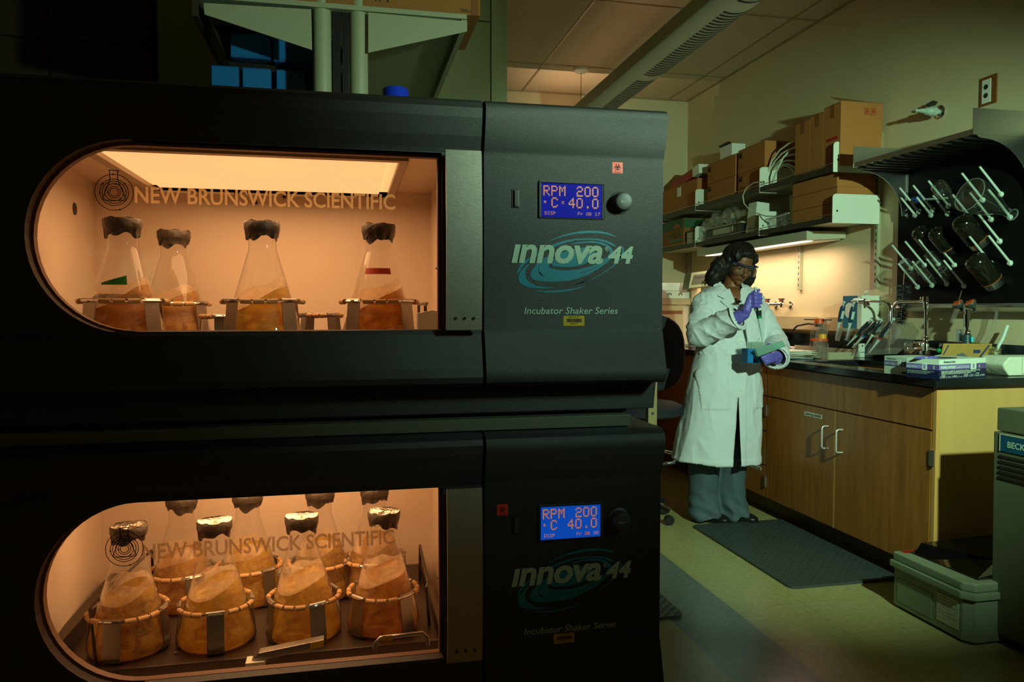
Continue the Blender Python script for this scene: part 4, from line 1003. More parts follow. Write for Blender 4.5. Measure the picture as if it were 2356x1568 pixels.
# ------------------------------------------------------------------ wall fittings
def cover(name, y, z, label):
    t = thing(name, label, 'outlet', (WX - .004, y, z - .055)); return t
t = cover('wall_outlet', 3.10, 2.235, 'wall socket with a brown surround above the steel rack shelf')
put('surround', MB().box(WX - .008, WX - .001, 3.045, 3.140, 2.165, 2.300), M_tape, t, bevel=.001)
put('cover_plate', MB().box(WX - .012, WX - .008, 3.075, 3.125, 2.175, 2.285), M_white, t, bevel=.001)
for z in (2.21, 2.25): put('socket', MB().lathe([(.012, 0), (.012, .001)], 12, Matrix.Translation((WX - .0125, 3.10, z)) @ Matrix.Rotation(-PI / 2, 4, 'Y')), M_ink, t)
# lab air valve
t = thing('wall_valve', 'pale wall valve with black lever and chrome flange above the rack', 'valve', (WX, 3.40, 2.205))
RV = Matrix.Translation((WX, 3.395, 2.207)) @ Matrix.Rotation(-PI / 2, 4, 'Y')
put('flange', MB().lathe([(.035, .0), (.034, .006), (.024, .012), (.016, .014)], 24, RV), M_chrome, t)
M_pale = mat('valve_plastic', '#9db3a4', .4)
put('valve_body', MB().lathe([(.013, .012), (.013, .03), (.024, .034), (.024, .064), (.020, .068), (.018, .09), (.012, .094), (.011, .12), (.008, .122), (.0075, .14), (.009, .145), (.006, .15)], 20, RV), M_pale, t)
put('lever', MB().prism([(WX - .075, 3.39, 2.233), (WX - .035, 3.39, 2.238), (WX - .020, 3.39, 2.256), (WX - .05, 3.39, 2.262), (WX - .085, 3.39, 2.243)], (0, .012, 0)), M_black, t, bevel=.002)
# electrical raceway + plugs
t = thing('electrical_raceway', 'cream surface raceway with sockets low on the wall behind the bench', 'raceway', (WX - .02, 4.8, 1.065))
put('channel', MB().box(WX - .045, WX - .001, 4.00, 5.60, 1.062, 1.148), mat('raceway_cream', '#c4b288', .5), t, bevel=.002)
for y in (4.98, 4.30):
    p = put('cover_plate', MB().box(WX - .049, WX - .045, y - .035, y + .035, 1.07, 1.142), M_white, t, bevel=.001)
    put('plug', MB().box(WX - .085, WX - .049, y - .016, y + .016, 1.085, 1.115).tube([(WX - .085, y, 1.10), (WX - .12, y + .03, 1.105), (WX - .14, y + .12, 1.09), (WX - .13, y + .2, 1.05)], .006, 6), M_black, t)
# gas taps
t = thing('gas_tap_set', 'chrome twin gas taps with black levers on the wall above the bench', 'tap', (WX, 4.87, 1.20))
q = MB().tube([(WX - .06, 4.70, 1.232), (WX - .06, 5.06, 1.232)], .010, 10)
put('manifold', q, M_chrome, t)
for y in (4.72, 4.90, 5.04):
    Rm = Matrix.Translation((WX, y, 1.225)) @ Matrix.Rotation(-PI / 2, 4, 'Y')
    f = put('tap_body', MB().lathe([(.028, 0), (.026, .006), (.013, .012), (.012, .05), (.017, .052), (.017, .075), (.010, .08)], 16, Rm).cyl((WX - .06, y, 1.235), (WX - .06, y, 1.262), .009, n=12), M_chrome, t)
    put('lever', MB().box(WX - .066, WX - .054, y - .012, y + .050, 1.262, 1.270), M_black, f, bevel=.001)
    put('index_ring', MB().cyl((WX - .06, y + .03, 1.247), (WX - .06, y + .03, 1.261), .009, n=12), M_red, f)

# ------------------------------------------------------------------ drying rack: board, pegs, drip trough, steel shelf
t = thing('drying_rack', 'black wall-mounted peg board with white plastic drying pegs', 'drying rack', (WX - .02, 3.2, 1.21))
put('board', MB().box(WX - .030, WX - .002, 2.40, 3.651, 1.225, 1.975), mat('black_board', (0.0035, 0.0038, 0.0032), .6, noise=.2, nscale=8, spec=.08), t, bevel=.002)
put('drip_trough', MB().prism([(WX - .030, 2.40, 1.225), (WX - .075, 2.40, 1.225), (WX - .075, 2.40, 1.218), (WX - .085, 2.40, 1.205), (WX - .030, 2.40, 1.185)], (0, 1.24, 0)), M_steel, t, bevel=.001)
M_peg = mat('peg_white', '#b9cdbd', .45)
pegs = [(2115, 487), (2147, 483), (2183, 474), (2262, 460), (2304, 447), (2240, 508), (2281, 505), (2325, 500), (2301, 555), (2325, 605), (2280, 605), (2160, 607), (2197, 610), (2112, 660), (2145, 656), (2179, 652), (2219, 657), (2097, 617), (2128, 610), (2106, 495), (2143, 495), (2181, 492)]
for k, (px, py) in enumerate(pegs):
    bp_ = onX(px, py, WX - .03); L_ = .122 if k < 19 else .09
    tip = bp_ + Vector((-L_, 0, L_))
    a = put('peg', MB().cyl(bp_ + Vector((-.004, 0, .004)), tip, .0062, .0052, 10).lathe([(.014, 0), (.013, .007), (.008, .012)], 14, Matrix.Translation(bp_) @ Matrix.Rotation(-PI / 2, 4, 'Y')), M_peg, t)
D45 = Vector((-1, 0, 1)).normalized()
def along(px, py, x=WX - .03): return onX(px, py, x)
def axisM(p): return Matrix.Translation(p) @ D45.to_track_quat('Z', 'Y').to_matrix().to_4x4()
G3 = 'glassware on the drying rack'
# big conical flask, mouth against the board
p = onX(2326, 492, 2.925)
t = thing('conical_flask', 'large clear conical flask upended on the drying pegs at top right', 'flask', p, G3)
g = [(.026, -.012), (.022, 0), (.021, .035), (.025, .05), (.045, .095), (.072, .185), (.080, .215), (.079, .232), (.068, .242), (.03, .236), (.001, .235)]
M_gl2 = glassy('rinsed_glass', (.95, .97, .95), .02, (.6, .7, .6), ior=1.6)
AX = (onY(2215, 440, p.y) - p).normalized()
put('glass_body', MB().lathe(g, 32, Matrix.Translation(p) @ AX.to_track_quat('Z', 'Y').to_matrix().to_4x4(), cap0=False, cap1=False), M_gl2, t)
M_rimg = glassy('glass_rim', (.9, .95, .92), .30, (.6, .72, .65), ior=1.8)
Mfl = Matrix.Translation(p) @ AX.to_track_quat('Z', 'Y').to_matrix().to_4x4()
for (rr_, zz_, tt_) in ((.026, -.010, .003), (.0765, .236, .0022)): put('glass_rim', MB().tube([Mfl @ Vector((rr_ * math.cos(a), rr_ * math.sin(a), zz_)) for a in [2 * PI * k / 32 for k in range(32)]], tt_, 6, closed=True), M_rimg, t)
# small cylinder / beaker
p = onX(2212, 500, 2.93)
t = thing('glass_beaker', 'small clear glass beaker upended on a peg near the rack top', 'beaker', p, G3)
put('glass_body', MB().lathe([(.012, 0), (.014, .05), (.030, .085), (.035, .10), (.036, .155), (.030, .163), (.001, .160)], 28, axisM(onX(2200, 478, 2.95)), cap0=False, cap1=False), M_gl2, t)
t = thing('wash_bulb', 'blue rubber bulb hanging on an upper drying peg', 'bulb', onX(2108, 460, 2.90), G3)
put('bulb', MB().ball(onX(2108, 459, 2.91), (.020, .03, .020), 16), mat('blue_rubber', '#1c3f8e', .4), t)
put('stem', MB().cyl(onX(2122, 459, 2.91), onX(2180, 455, 2.93), .006, n=8), M_pale, t)
# dark centrifuge bottles
M_brownb = mat('brown_bottle', (0.010, 0.010, 0.006), .14, noise=.3, nscale=9, spec=.5); M_ring = mat('orange_ring', '#7c4a12', .5)
for i, (px, py, L_, R_, lab) in enumerate(((2150, 575, .150, .041, 'leftmost dark rounded bottle of the middle row on the rack'), (2190, 580, .155, .042, 'middle dark rounded bottle of the middle row on the rack'), (2257, 563, .175, .051, 'right dark rounded bottle with a steel collar, middle row'), (2290, 655, .180, .050, 'lowest dark rounded bottle with an orange ring on the rack'))):
    p = onX(px, py, 2.935); Mx = axisM(p)
    t = thing('dark_bottle', lab, 'bottle', p, G3)
    put('bottle_body', MB().lathe([(R_ * .93, .036), (R_, .042), (R_, L_ * .80), (R_ * .93, L_ * .90), (R_ * .7, L_ * .97), (R_ * .35, L_ * 1.0), (.001, L_ * 1.005)], 32, Mx, cap1=False), M_brownb, t)
    put('collar', MB().lathe([(R_ * .86, 0), (R_ * .88, .004), (R_ * .88, .034)], 32, Mx), M_steel if i > 1 else M_brownb, t)
    put('seal_ring', MB().lathe([(R_ * .95, .033), (R_ * .99, .035), (R_ * .99, .038), (R_ * .95, .040)], 32, Mx), M_ring, t)
# clear cylinders / glass bottle at lower left of the rack
for i, (px, py, L_, R_, lab) in enumerate(((2183, 640, .17, .024, 'ribbed clear glass cylinder upended at the lower rack'), (2150, 655, .15, .022, 'clear glass tube upended at the lower left of the rack'), (2110, 640, .12, .028, 'short clear glass jar upended at the far left of the rack'))):
    p = onX(px, py, 2.94); t = thing('glass_cylinder', lab, 'cylinder', p, G3)
    put('glass_body', MB().lathe([(R_ * .6, 0), (R_ * .65, .02), (R_, .04), (R_, L_), (R_ * .8, L_ + .006), (.001, L_ + .005)], 26, axisM(p), cap0=False, cap1=False), M_gl2, t)
    put('graduations', MB().lathe([(R_ * 1.01, .06), (R_ * 1.01, .061)], 20, axisM(p), cap0=False, cap1=False), M_peg, t)
# bottle brush hanging under the rack
t = thing('bottle_brush', 'black bottle brush with twisted wire hanging left of the rack', 'brush', onX(2078, 700, 2.90))
a = onX(2082, 620, 2.90); b_ = onX(2072, 745, 2.90)
put('wire', MB().cyl(a, b_, .003, n=8), M_chrome, t)
q = MB(); rnd = random.Random(2)
for i in range(700):
    f = .28 + .72 * rnd.random(); c = a.lerp(b_, f); an = rnd.random() * 2 * PI; L_ = .034 + .012 * rnd.random(); d = Vector((math.cos(an), math.sin(an), rnd.uniform(-.25, .25)))
    e = Vector((0, 0, .0013)); q.add([c - e, c + e, c + d * L_], [(0, 1, 2)])
tag(put('bristles', q, M_black, t), kind='stuff')
# steel shelf above
t = thing('steel_rack_shelf', 'stainless slatted shelf with end plates above the drying rack', 'shelf', (2.8, 3.1, 1.94))
xf = 2.62; ya, yb = 2.80, 3.585
ZT = 1.957
put('front_rail', MB().box(xf, xf + .012, ya, yb, ZT - .012, ZT + .012), mat('rail_warm_reflection', (0.45, .36, .28), .35, .9), t, bevel=.001)  # stainless rail, its orange-brown reflection put into the colour
put('rear_rail', MB().box(WX - .04, WX - .002, ya, yb, ZT - .012, ZT + .012), M_steel, t, bevel=.001)
for k in range(13):
    y = ya + .03 + k * (yb - ya - .06) / 12
    put('slat', MB().box(xf + .012, WX - .04, y - .011, y + .011, ZT - .024, ZT - .021).box(xf + .012, WX - .04, y + .010, y + .012, ZT - .024, ZT - .005), M_darkmetal, t)  # steel slats, shade of the underside put into the dark metal
for i, y in enumerate((ya - .003, yb)):
    put('end_plate', MB().box(xf - .002, WX - .004, y, y + .003, ZT - .012, ZT + .10), M_steel, t, bevel=.001)
    n = 14; pts = [(WX - .004, ZT - .012), (xf + .02, ZT - .012), (xf + .03, ZT - .022)]
    for k in range(n + 1):
        a = PI / 2 * k / n; pts.append((xf + .04 + (WX - .06 - xf - .04) * math.sin(a), ZT - .26 + .235 * math.cos(a)))
    pts += [(WX - .004, ZT - .26)]
    put('curved_bracket', MB().prism([(x, y, z) for x, z in pts], (0, .003, 0)), M_steel, t)
    put('mount_flange', MB().box(WX - .034, WX - .003, y - .012, y, ZT - .27, ZT - .02), M_darkmetal, t)

# ------------------------------------------------------------------ things on the bench
ZW = .9145
def at(px, py, z=.9145): return onZ(px, py, z)
def bottle(px, py, r, h, cr, ch, mcap, label, name='media_bottle', liquid=None, band=False):
    p = at(px, py); t = thing(name, label, 'bottle', (p.x, p.y, ZW), None); T = Matrix.Translation((p.x, p.y, ZW))
    put('glass_body', MB().lathe([(r * .9, 0), (r, .006), (r, h * .58), (r * .94, h * .68), (r * .55, h * .82), (r * .5, h * .9), (r * .5, h)], 28, T, cap1=False), M_glass, t)
    put('cap', MB().lathe([(cr, h * .9), (cr, h * .9 + ch), (cr * .93, h * .9 + ch + .003)], 24, T), mcap, t)
    if band: put('pouring_band', MB().lathe([(r * 1.01, h * .42), (r * 1.01, h * .42 + .014)], 28, T, cap0=False, cap1=False), mcap, t)
    return t
M_ocap = mat('orange_cap', '#e0571c', .4); M_ycap = mat('yellow_cap', '#e59a16', .4)
bottle(1884, 818, .052, .215, .028, .030, M_ocap, 'tall clear bottle with an orange screw cap on the bench', band=True)
bottle(1891, 830, .034, .135, .022, .022, M_ycap, 'short clear bottle with a yellow-orange cap before the tall one')
# dark lidded bath
p = at(1792, 812); t = thing('dry_bath', 'round black lidded bath with a knob on the bench behind the person', 'lab bath', (p.x + .08, 4.95, ZW)); T = Matrix.Translation((2.90 - .06, 4.88, 0))
put('vessel', MB().lathe([(.105, ZW), (.115, ZW + .03), (.118, ZW + .10), (.112, ZW + .118), (.110, ZW + .120)], 36, T), M_black, t)
put('lid', MB().lathe([(.113, ZW + .1205), (.113, ZW + .128), (.08, ZW + .131)], 36, T), mat('bath_lid', (.02, .03, .05), .15), t)
put('lid_knob', MB().lathe([(.018, ZW + .1315), (.015, ZW + .15), (.025, ZW + .155), (.025, ZW + .168)], 20, T), M_black, t)
# low white rack
single('tube_rack', MB().box(2.80, 2.90, 4.42, 4.66, ZW, ZW + .035), mat('lilac_white', '#cdbcc0', .5), 'low white tube rack lying behind the red folder', 'rack', bevel=.003)
# stacks of papers, red folder, grey tray
t = thing('paper_stack', 'untidy stack of white and blue papers at the counter edge', 'papers', (2.50, 4.05, ZW)); rnd = random.Random(4)
MP = [M_paper, mat('paper_blue', '#17607e', .6), M_paper, mat('paper_tan', '#b5a37a', .7), M_paper, M_paper]
for k in range(13):
    a = rnd.uniform(-.16, .16); R2 = Matrix.Translation((2.50 + rnd.uniform(-.015, .015), 4.02 + rnd.uniform(-.03, .03), ZW + .0005 + k * .0034)) @ Matrix.Rotation(a, 4, 'Z')
    wv = .10; q = MB().box(-.11, .11, -.15, .15, 0, .0022 if k % 4 else .003, R2)
    put('sheet', q, MP[1] if k == 0 else MP[rnd.randrange(2, 6)], t, bevel=.0004)
t = thing('red_folder', 'dark red folder open on the bench behind the papers', 'folder', (2.70, 4.1, ZW)); put('cover', MB().prism([(2.62, 3.85, ZW + .002), (2.80, 3.80, ZW + .002), (2.83, 4.45, ZW + .002), (2.62, 4.45, ZW + .002)], (0, 0, .004)), mat('maroon', '#6a1014', .45), t); put('raised_leaf', MB().prism([(2.80, 3.80, ZW + .006), (2.83, 4.45, ZW + .006), (2.84, 4.45, ZW + .05), (2.81, 3.80, ZW + .055)], (.002, 0, 0)), M_std, t)
single('grey_tray', MB().box(2.63, 2.80, 3.80, 4.02, ZW, ZW + .004).box(2.63, 2.633, 3.80, 4.02, ZW + .004, ZW + .04).box(2.63, 2.80, 3.797, 3.80, ZW, ZW + .04), M_std, 'shallow grey tray between the papers and the white card box', 'tray', bevel=.0005)
p = at(1983, 822)
t = thing('card_box', 'small white printed card box standing at the sink edge', 'box', (p.x, p.y, ZW))
RB = Matrix.Translation((p.x, p.y, ZW)) @ Matrix.Rotation(.08, 4, 'Z')
put('carton', MB().box(-.036, .036, 0, .03, 0, .082, RB), M_white, t, bevel=.004)
text('TissueMed', .01, (p.x - .020, p.y - .002, ZW + .028), (1, .08, 0), (0, 0, 1), M_teal, t, bold=.02, width=.045); put('hook_hole', MB().cyl(RB @ Vector((.002, -.001, .068)), RB @ Vector((.002, .001, .068)), .005, n=12), M_ink, t)
single('orange_block', MB().box(2.79, 2.83, 3.84, 3.88, ZW, ZW + .028), M_ocap, 'small orange tube block left of the white card box', 'block', bevel=.002)
# glove/wipes box on the wall end of bench
t = thing('glove_dispenser', 'blue and white wipes box standing against the wall by the tap', 'box', (2.90, 4.0, 1.09))
a = onX(1965, 678, 2.93); b_ = onX(2014, 728, 2.93)
put('carton', MB().box(2.86, 2.975, 3.86, 3.99, 1.085, 1.275), mat('box_blue', '#1d6f8c', .5), t, bevel=.002)
put('white_side', MB().box(2.86, 2.975, 3.820, 3.858, 1.085, 1.275), M_white, t, bevel=.001)
put('round_window', MB().lathe([(.045, 0), (.045, .001)], 28, Matrix.Translation((2.859, 3.925, 1.19)) @ Matrix.Rotation(-PI / 2, 4, 'Y')), M_paper, t)
put('tissue', MB().prism([(2.89, 3.83, 1.275), (2.93, 3.85, 1.275), (2.935, 3.86, 1.30), (2.90, 3.815, 1.305), (2.88, 3.80, 1.29)], (0, .03, 0)), M_white, t, bevel=.004)
single('wall_ledge', MB().box(2.84, WX - .002, 3.78, 4.0, 1.068, 1.084), M_std, 'small ledge carrying the blue wipes box', 'ledge', bevel=.001)
# pipettes: upright stand with two, acrylic carousel with four
M_pip = mat('pipette_blue', '#1e3f5c', .35); M_pipw = mat('pipette_white', '#bcd4cc', .4); M_pipk = mat('pipette_black', (.015, .03, .035), .3)
def pipette(name, base, tip, label, mbody, group, collar):
    base = Vector(base); tip = Vector(tip); L_ = (tip - base).length; T = Matrix.Translation(base) @ (tip - base).to_track_quat('Z', 'Y').to_matrix().to_4x4()
    t = thing(name, label, 'pipette', base, group); k = L_ / .24
    put('plunger', MB().lathe([(.009 * k, -.03 * k), (.009 * k, -.022 * k), (.004 * k, -.02 * k), (.004 * k, 0)], 14, T), M_pipw, t)
    put('grip', MB().lathe([(.012 * k, 0), (.016 * k, .006 * k), (.017 * k, .05 * k), (.014 * k, .10 * k), (.012 * k, .112 * k)], 16, T), mbody, t)
    put('window_label', MB().box(-.017 * k, -.0165 * k, -.009 * k, .009 * k, .03 * k, .085 * k, T).box(-.009 * k, .009 * k, -.018 * k, -.0168 * k, .03 * k, .085 * k, T), M_pipw, t)
    put('collar', MB().lathe([(.0125 * k, .112 * k), (.0125 * k, .124 * k)], 16, T), collar, t)
    put('nozzle', MB().lathe([(.011 * k, .124 * k), (.008 * k, .15 * k), (.005 * k, .20 * k), (.003 * k, .235 * k), (.0015 * k, .24 * k)], 14, T), M_pipw, t)
    return t
t = thing('pipette_stand', 'clear upright stand holding two blue pipettes', 'stand', (2.83, 4.05, ZW))
put('foot', MB().box(2.76, 2.86, 4.02, 4.24, ZW, ZW + .008), M_plasticclear, t, bevel=.002); put('upright', MB().prism([(2.80, 4.10, ZW + .008), (2.82, 4.06, ZW + .19), (2.82, 4.17, ZW + .19), (2.80, 4.2, ZW + .008)], (.006, 0, 0)), M_plasticclear, t); put('hanger', MB().box(2.79, 2.83, 4.05, 4.27, ZW + .215, ZW + .221), M_pipk, t)
pa = onX(1938, 705, 2.79); pb = onX(1930, 790, 2.80)
pipette('blue_pipette', onX(1940, 703, 2.78), onX(1922, 780, 2.79), 'left blue pipette hanging on the clear stand', M_pip, 'pipettes on the upright stand', M_pipw)
pipette('blue_pipette', onX(1963, 705, 2.78), onX(1948, 782, 2.79), 'right blue pipette hanging beside the tap spout', M_pip, 'pipettes on the upright stand', M_pipw)
for k, (px, py) in enumerate(((1927, 782), (1949, 782))): single('tip_reservoir', MB().lathe([(.018, 0), (.020, .07), (.021, .072)], 4, Matrix.Translation(onX(px, py, 2.78)) @ Matrix.Rotation(.4, 4, 'X'), cap1=False), M_plasticclear, 'clear trough on the pipette stand, ' + ('left' if k == 0 else 'right') + ' one', 'trough', 'clear troughs of the pipette stand')
t = thing('acrylic_pipette_rack', 'tilted clear acrylic rack holding dark pipettes by the sink', 'rack', (2.75, 3.75, ZW))
A = onX(1990, 817, 2.72); Bq = onX(2025, 815, 2.72); Cq = onX(2065, 780, 2.72); Dq = onX(2075, 763, 2.72); Eq = onX(2058, 740, 2.72); Fq = onX(2030, 745, 2.72)
for dx in (0, .10): put('side_plate', MB().prism([Vector(v) + Vector((dx, 0, 0)) for v in (A, Bq, Cq, Dq, Eq, Fq)], (.003, 0, 0)), M_plasticclear, t)
put('cross_plate', MB().prism([A, Bq, Bq + Vector((.10, 0, 0)), A + Vector((.10, 0, 0))], (0, 0, .004)), M_plasticclear, t)
for i, (b0, b1, col, nm) in enumerate((((1999, 742), (1948, 795), mat('green_collar', '#0c6a3a', .4), 'first'), ((2017, 742), (1960, 800), mat('blue_collar', '#2b5fc0', .4), 'second'), ((2025, 742), (1990, 797), M_pipw, 'third'), ((2050, 742), (1999, 812), mat('red_collar', '#b03a44', .4), 'fourth'))):
    pipette('dark_pipette', onX(b0[0], b0[1], 2.76 - .01 * i), onX(b1[0], b1[1], 2.74 - .01 * i), 'tilted dark pipette with white label, %s from the left in the acrylic rack' % nm, M_pipk, 'dark pipettes in the acrylic rack', col)
# taps
def curve_pts(ctrl, n=8):
    out = []
    for i in range(len(ctrl) - 1):
        p0 = Vector(ctrl[max(i - 1, 0)]); p1 = Vector(ctrl[i]); p2 = Vector(ctrl[i + 1]); p3 = Vector(ctrl[min(i + 2, len(ctrl) - 1)])
        for k in range(n):
            s = k / n; out.append(.5 * ((2 * p1) + (-p0 + p2) * s + (2 * p0 - 5 * p1 + 4 * p2 - p3) * s * s + (-p0 + 3 * p1 - 3 * p2 + p3) * s ** 3))
    out.append(Vector(ctrl[-1])); return out
t = thing('gooseneck_tap', 'chrome tap with a long horizontal spout ending in a white nozzle', 'tap', (2.86, 3.66, ZW))
xt = 2.86; f = lambda px, py: onX(px, py, xt)
p_b = f(2048, 812)
put('column', MB().cyl((xt, p_b.y, ZW), (xt, p_b.y, ZW + .02), .02, n=18).tube([f(2048, 812), f(2048, 712)] + curve_pts([f(2048, 712), f(2046, 703), f(2041, 697), f(2032, 694)], 4)[1:] + [f(2010, 693), f(1988, 692)], .0075, 12), M_chrome, t)
put('aspirator_head', MB().cyl(f(1990, 692), f(1978, 692), .013, n=14).tube([f(1995, 692), f(1999, 702)], .007, 8), M_chrome, t)
put('white_nozzle', MB().cyl(f(1978, 691), f(1966, 691), .016, .013, 16).cyl(f(1966, 691), f(1960, 693), .007, n=10), M_white, t)
t = thing('bench_tap', 'tall chrome tap column with a side spout behind the glove boxes', 'tap', (2.86, 3.4, ZW))
xt = 2.80; pb = f(2130, 800)
col = [f(2131, 812), f(2131, 690)]
put('column', MB().cyl(col[0], col[1], .0095, n=16).cyl(f(2131, 815), f(2131, 806), .030, n=24).cyl(f(2131, 806), f(2131, 790), .016, .012, 18).ball(f(2131, 784), .014, 14).ball(f(2131, 775), .012, 14), M_chrome, t)
put('column_head', MB().cyl(f(2131, 712), f(2131, 700), .013, n=16).ball(f(2131, 697), .015, 14).cyl(f(2131, 693), f(2131, 682), .017, .016, 8).ball(f(2121, 686), .009, 10), M_chrome, t)
put('spout', MB().tube(curve_pts([f(2128, 694), f(2095, 694), f(2075, 694), f(2063, 697), f(2057, 705), f(2056, 716)], 5), .0085, 12).cyl(f(2056, 714), f(2056, 733), .0095, .008, 12), M_chrome, t)
put('lever', MB().cyl(f(2110, 802), f(2096, 812), .006, .004, 10).cyl(f(2150, 803), f(2156, 806), .006, n=10), M_chrome, t)
put('handle_bar', MB().tube([f(2106, 803), f(2131, 800), f(2156, 805)], .008, 10), M_chrome, t)
put('green_index', MB().ball(f(2160, 806), .012, 14), mat('green_plastic', '#0d8a5c', .3), t)
t = thing('vacuum_turret', 'chrome service turret with two orange-topped dark knobs', 'turret', (2.86, 3.1, ZW))
xt = 2.84; b0 = f(2227, 800)
put('column', MB().cyl(f(2226, 805), f(2226, 715), .011, n=16).cyl(f(2226, 752), f(2226, 722), .017, n=18).ball(f(2226, 765), .016, 14).cyl(f(2226, 717), f(2226, 712), .014, n=14), M_chrome, t)
put('base_sleeve', MB().cyl(f(2225, 812), f(2225, 770), .022, .018, 18), mat('sleeve_teal', '#24464e', .4), t)
put('cyan_tag', MB().cyl(f(2237, 787), f(2236, 775), .007, n=10), mat('cyan', '#19b4c8', .4), t)
put('side_arm', MB().tube([f(2208, 719), f(2216, 718), f(2240, 718), f(2245, 716)], .006, 8).box(2.82, 2.85, f(2212, 770).y - .008, f(2212, 770).y + .012, f(2212, 785).z, f(2212, 757).z), M_steel, t)
M_knobd = mat('turret_knob', '#38443f', .4); M_kor = mat('turret_orange', '#c8501c', .45)
for (kx, ky, tx, ty) in ((2205, 700, 2212, 716), (2234, 699, 2241, 714)):
    c = f(kx, ky); ax = (Vector((-.62, 0.12, .78))).normalized(); Tm = Matrix.Translation(c) @ ax.to_track_quat('Z', 'Y').to_matrix().to_4x4()
    kb = put('knob', MB().lathe([(.008, -.026), (.012, -.018), (.024, -.004), (.0275, .006), (.0255, .010)], 22, Tm), M_knobd, t)
    put('orange_face', MB().lathe([(.0235, .0105), (.020, .013), (.001, .0135)], 22, Tm, cap1=False).box(-.022, .022, -.003, .003, .012, .016, Tm), M_kor, kb)
    put('stem', MB().cyl(c - ax * .026, f(tx, ty), .006, n=10), M_black, t)
for (a, b_, nm) in (((2200, 712), (2191, 745), 'left'), ((2225, 660), (2200, 695), 'upper')):
    pass
t = thing('pipette_tube', 'clear serological tube leaning beside the turret knob', 'tube', f(2196, 730)); put('tube', MB().cyl(f(2203, 708), f(2190, 742), .011, n=16), M_plasticclear, t); put('rod', MB().cyl(f(2213, 668), f(2204, 698), .002, n=6), M_strap, t)
# foil covered beaker
p = f(2118, 800)
t = thing('foil_beaker', 'glass beaker with crumpled foil over the top behind the tap', 'beaker', (2.88, p.y + .06, ZW)); T = Matrix.Translation((2.88, p.y + .08, ZW))
put('glass_body', MB().lathe([(.042, 0), (.045, .004), (.045, .10)], 26, T, cap1=False), M_glass, t)
M_foilb = mat('kitchen_foil', (.72, .72, .68), .22, 1, bump=.8, bscale=50)
def cr(p_, a): k = 1 + .10 * math.sin(9 * a) + .07 * math.sin(17 * a + 1); return Vector((p_.x * k, p_.y * k, p_.z + (.012 * math.sin(5 * a) if p_.z < .09 else 0.004 * math.sin(11 * a))))
put('foil', MB().lathe([(.048, .066), (.049, .08), (.052, .095), (.050, .108), (.03, .112), (.001, .108)], 40, T, cap0=False, cap1=False, fn=cr), M_foilb, t)
# three boxes of gloves + purple glove fingers
M_navy = mat('navy_print', '#141c3e', .45); M_purple = mat('purple_print', '#5b4a86', .45); M_purl = mat('purple_light', '#8c86bd', .45); M_pw = mat('box_white', '#cfe0cf', .5)
def glovebox(c0, c1, depth_v, h, label, size, brandside, lying=False):
    """front face from c0 (left) to c1 (right) on the worktop"""
    c0 = Vector((c0[0], c0[1], ZW)); c1 = Vector((c1[0], c1[1], ZW)); r = (c1 - c0); L_ = r.length; r.normalize(); bk = Vector((-r.y, r.x, 0)); D_ = depth_v
    t = thing('glove_box', label, 'box', (c0 + c1) / 2, 'glove boxes at the sink edge')
    Mx = Matrix(((r.x, bk.x, 0, c0.x), (r.y, bk.y, 0, c0.y), (0, 0, 1, ZW), (0, 0, 0, 1)))
    put('carton', MB().box(0, L_, 0, D_, 0, h, Mx), M_pw, t, bevel=.0008)
    e = .0006
    def face(x0, x1, z0, z1, m, nm, side=0, k=1):
        d = e * k
        if side == 0: b = MB().box(x0, x1, -d, 0, z0, z1, Mx)
        else: b = MB().box(-d, 0, D_ * (1 - x1), D_ * (1 - x0), z0, z1, Mx)
        return put(nm, b, m, t)
    def lab(s_, x, z, h_, m, side=0, wd=None, b_=.02):
        if side == 0: text(s_, h_, Mx @ Vector((x, -e * 3, z)), r, (0, 0, 1), m, t, bold=b_, width=wd, height=None if wd else h_)
        else: text(s_, h_, Mx @ Vector((-e * 3, D_ - x, z)), -bk, (0, 0, 1), m, t, bold=b_, width=wd, height=None if wd else h_)
    for sd, W_ in ((0, L_), (1, D_)):
        if sd == 1 and not brandside: continue
        face(0, 1 if sd else L_, .0, h * .46, M_navy, 'navy_panel', sd) if not (lying and sd == 0) else None
        face(0, 1 if sd else L_, h * .46, h * .74, M_purple, 'purple_band', sd)
        face(0 if sd else .0, .66 if sd else L_ * .64, h * .50, h * .70, M_purl, 'lilac_band', sd, 1.6)
        face(.50 if sd else L_ * .66, .64 if sd else L_ * .78, h * .44, h * .78, M_pw, 'picture_frame', sd, 2.2)
        face(.54 if sd else L_ * .70, .60 if sd else L_ * .74, h * .50, h * .72, M_purl, 'glove_picture', sd, 2.8)
        lab('Kimberly-Clark', W_ * .09, h * .83, .008, M_navy, sd, W_ * .24)
        lab('PURPLE NITRILE', W_ * .03, h * .545, .01, M_pw, sd, W_ * .30, .05)
        lab('Powder-Free Exam Gloves', W_ * .35, h * .545, .006, M_pw, sd, W_ * .26) if sd == 0 else None
        lab(size, W_ * .83, h * .52, h * .16, M_pw, sd)
        if not (lying and sd == 0):
            for k in range(3): lab('latex-free medical examination gloves single use only', W_ * .04, h * (.36 - .06 * k), .003, M_pw, sd, W_ * (.82 - .1 * k), 0)
            for k in range(8 if sd == 0 else 0): face(W_ * (.03 + .12 * k), W_ * (.03 + .12 * k) + .0008, .004, h * .16, M_pw, 'divider', sd, 2)
            for k in range(8 if sd == 0 else 0): lab(('100', 'LATEX', 'FREE', 'NON STERILE', 'REF', 'LOT', 'CE', '55081')[k], W_ * (.045 + .12 * k), h * .07, .004, M_pw, sd, W_ * .075, 0)
    return t, Mx, L_, D_, h
gb = at(2034, 858); 
g1 = glovebox((2.352, 2.800), (2.468, 2.800 + .022), .145, .062, 'M-size glove box with pale lower half behind the near one', 'M', False, True) if False else None
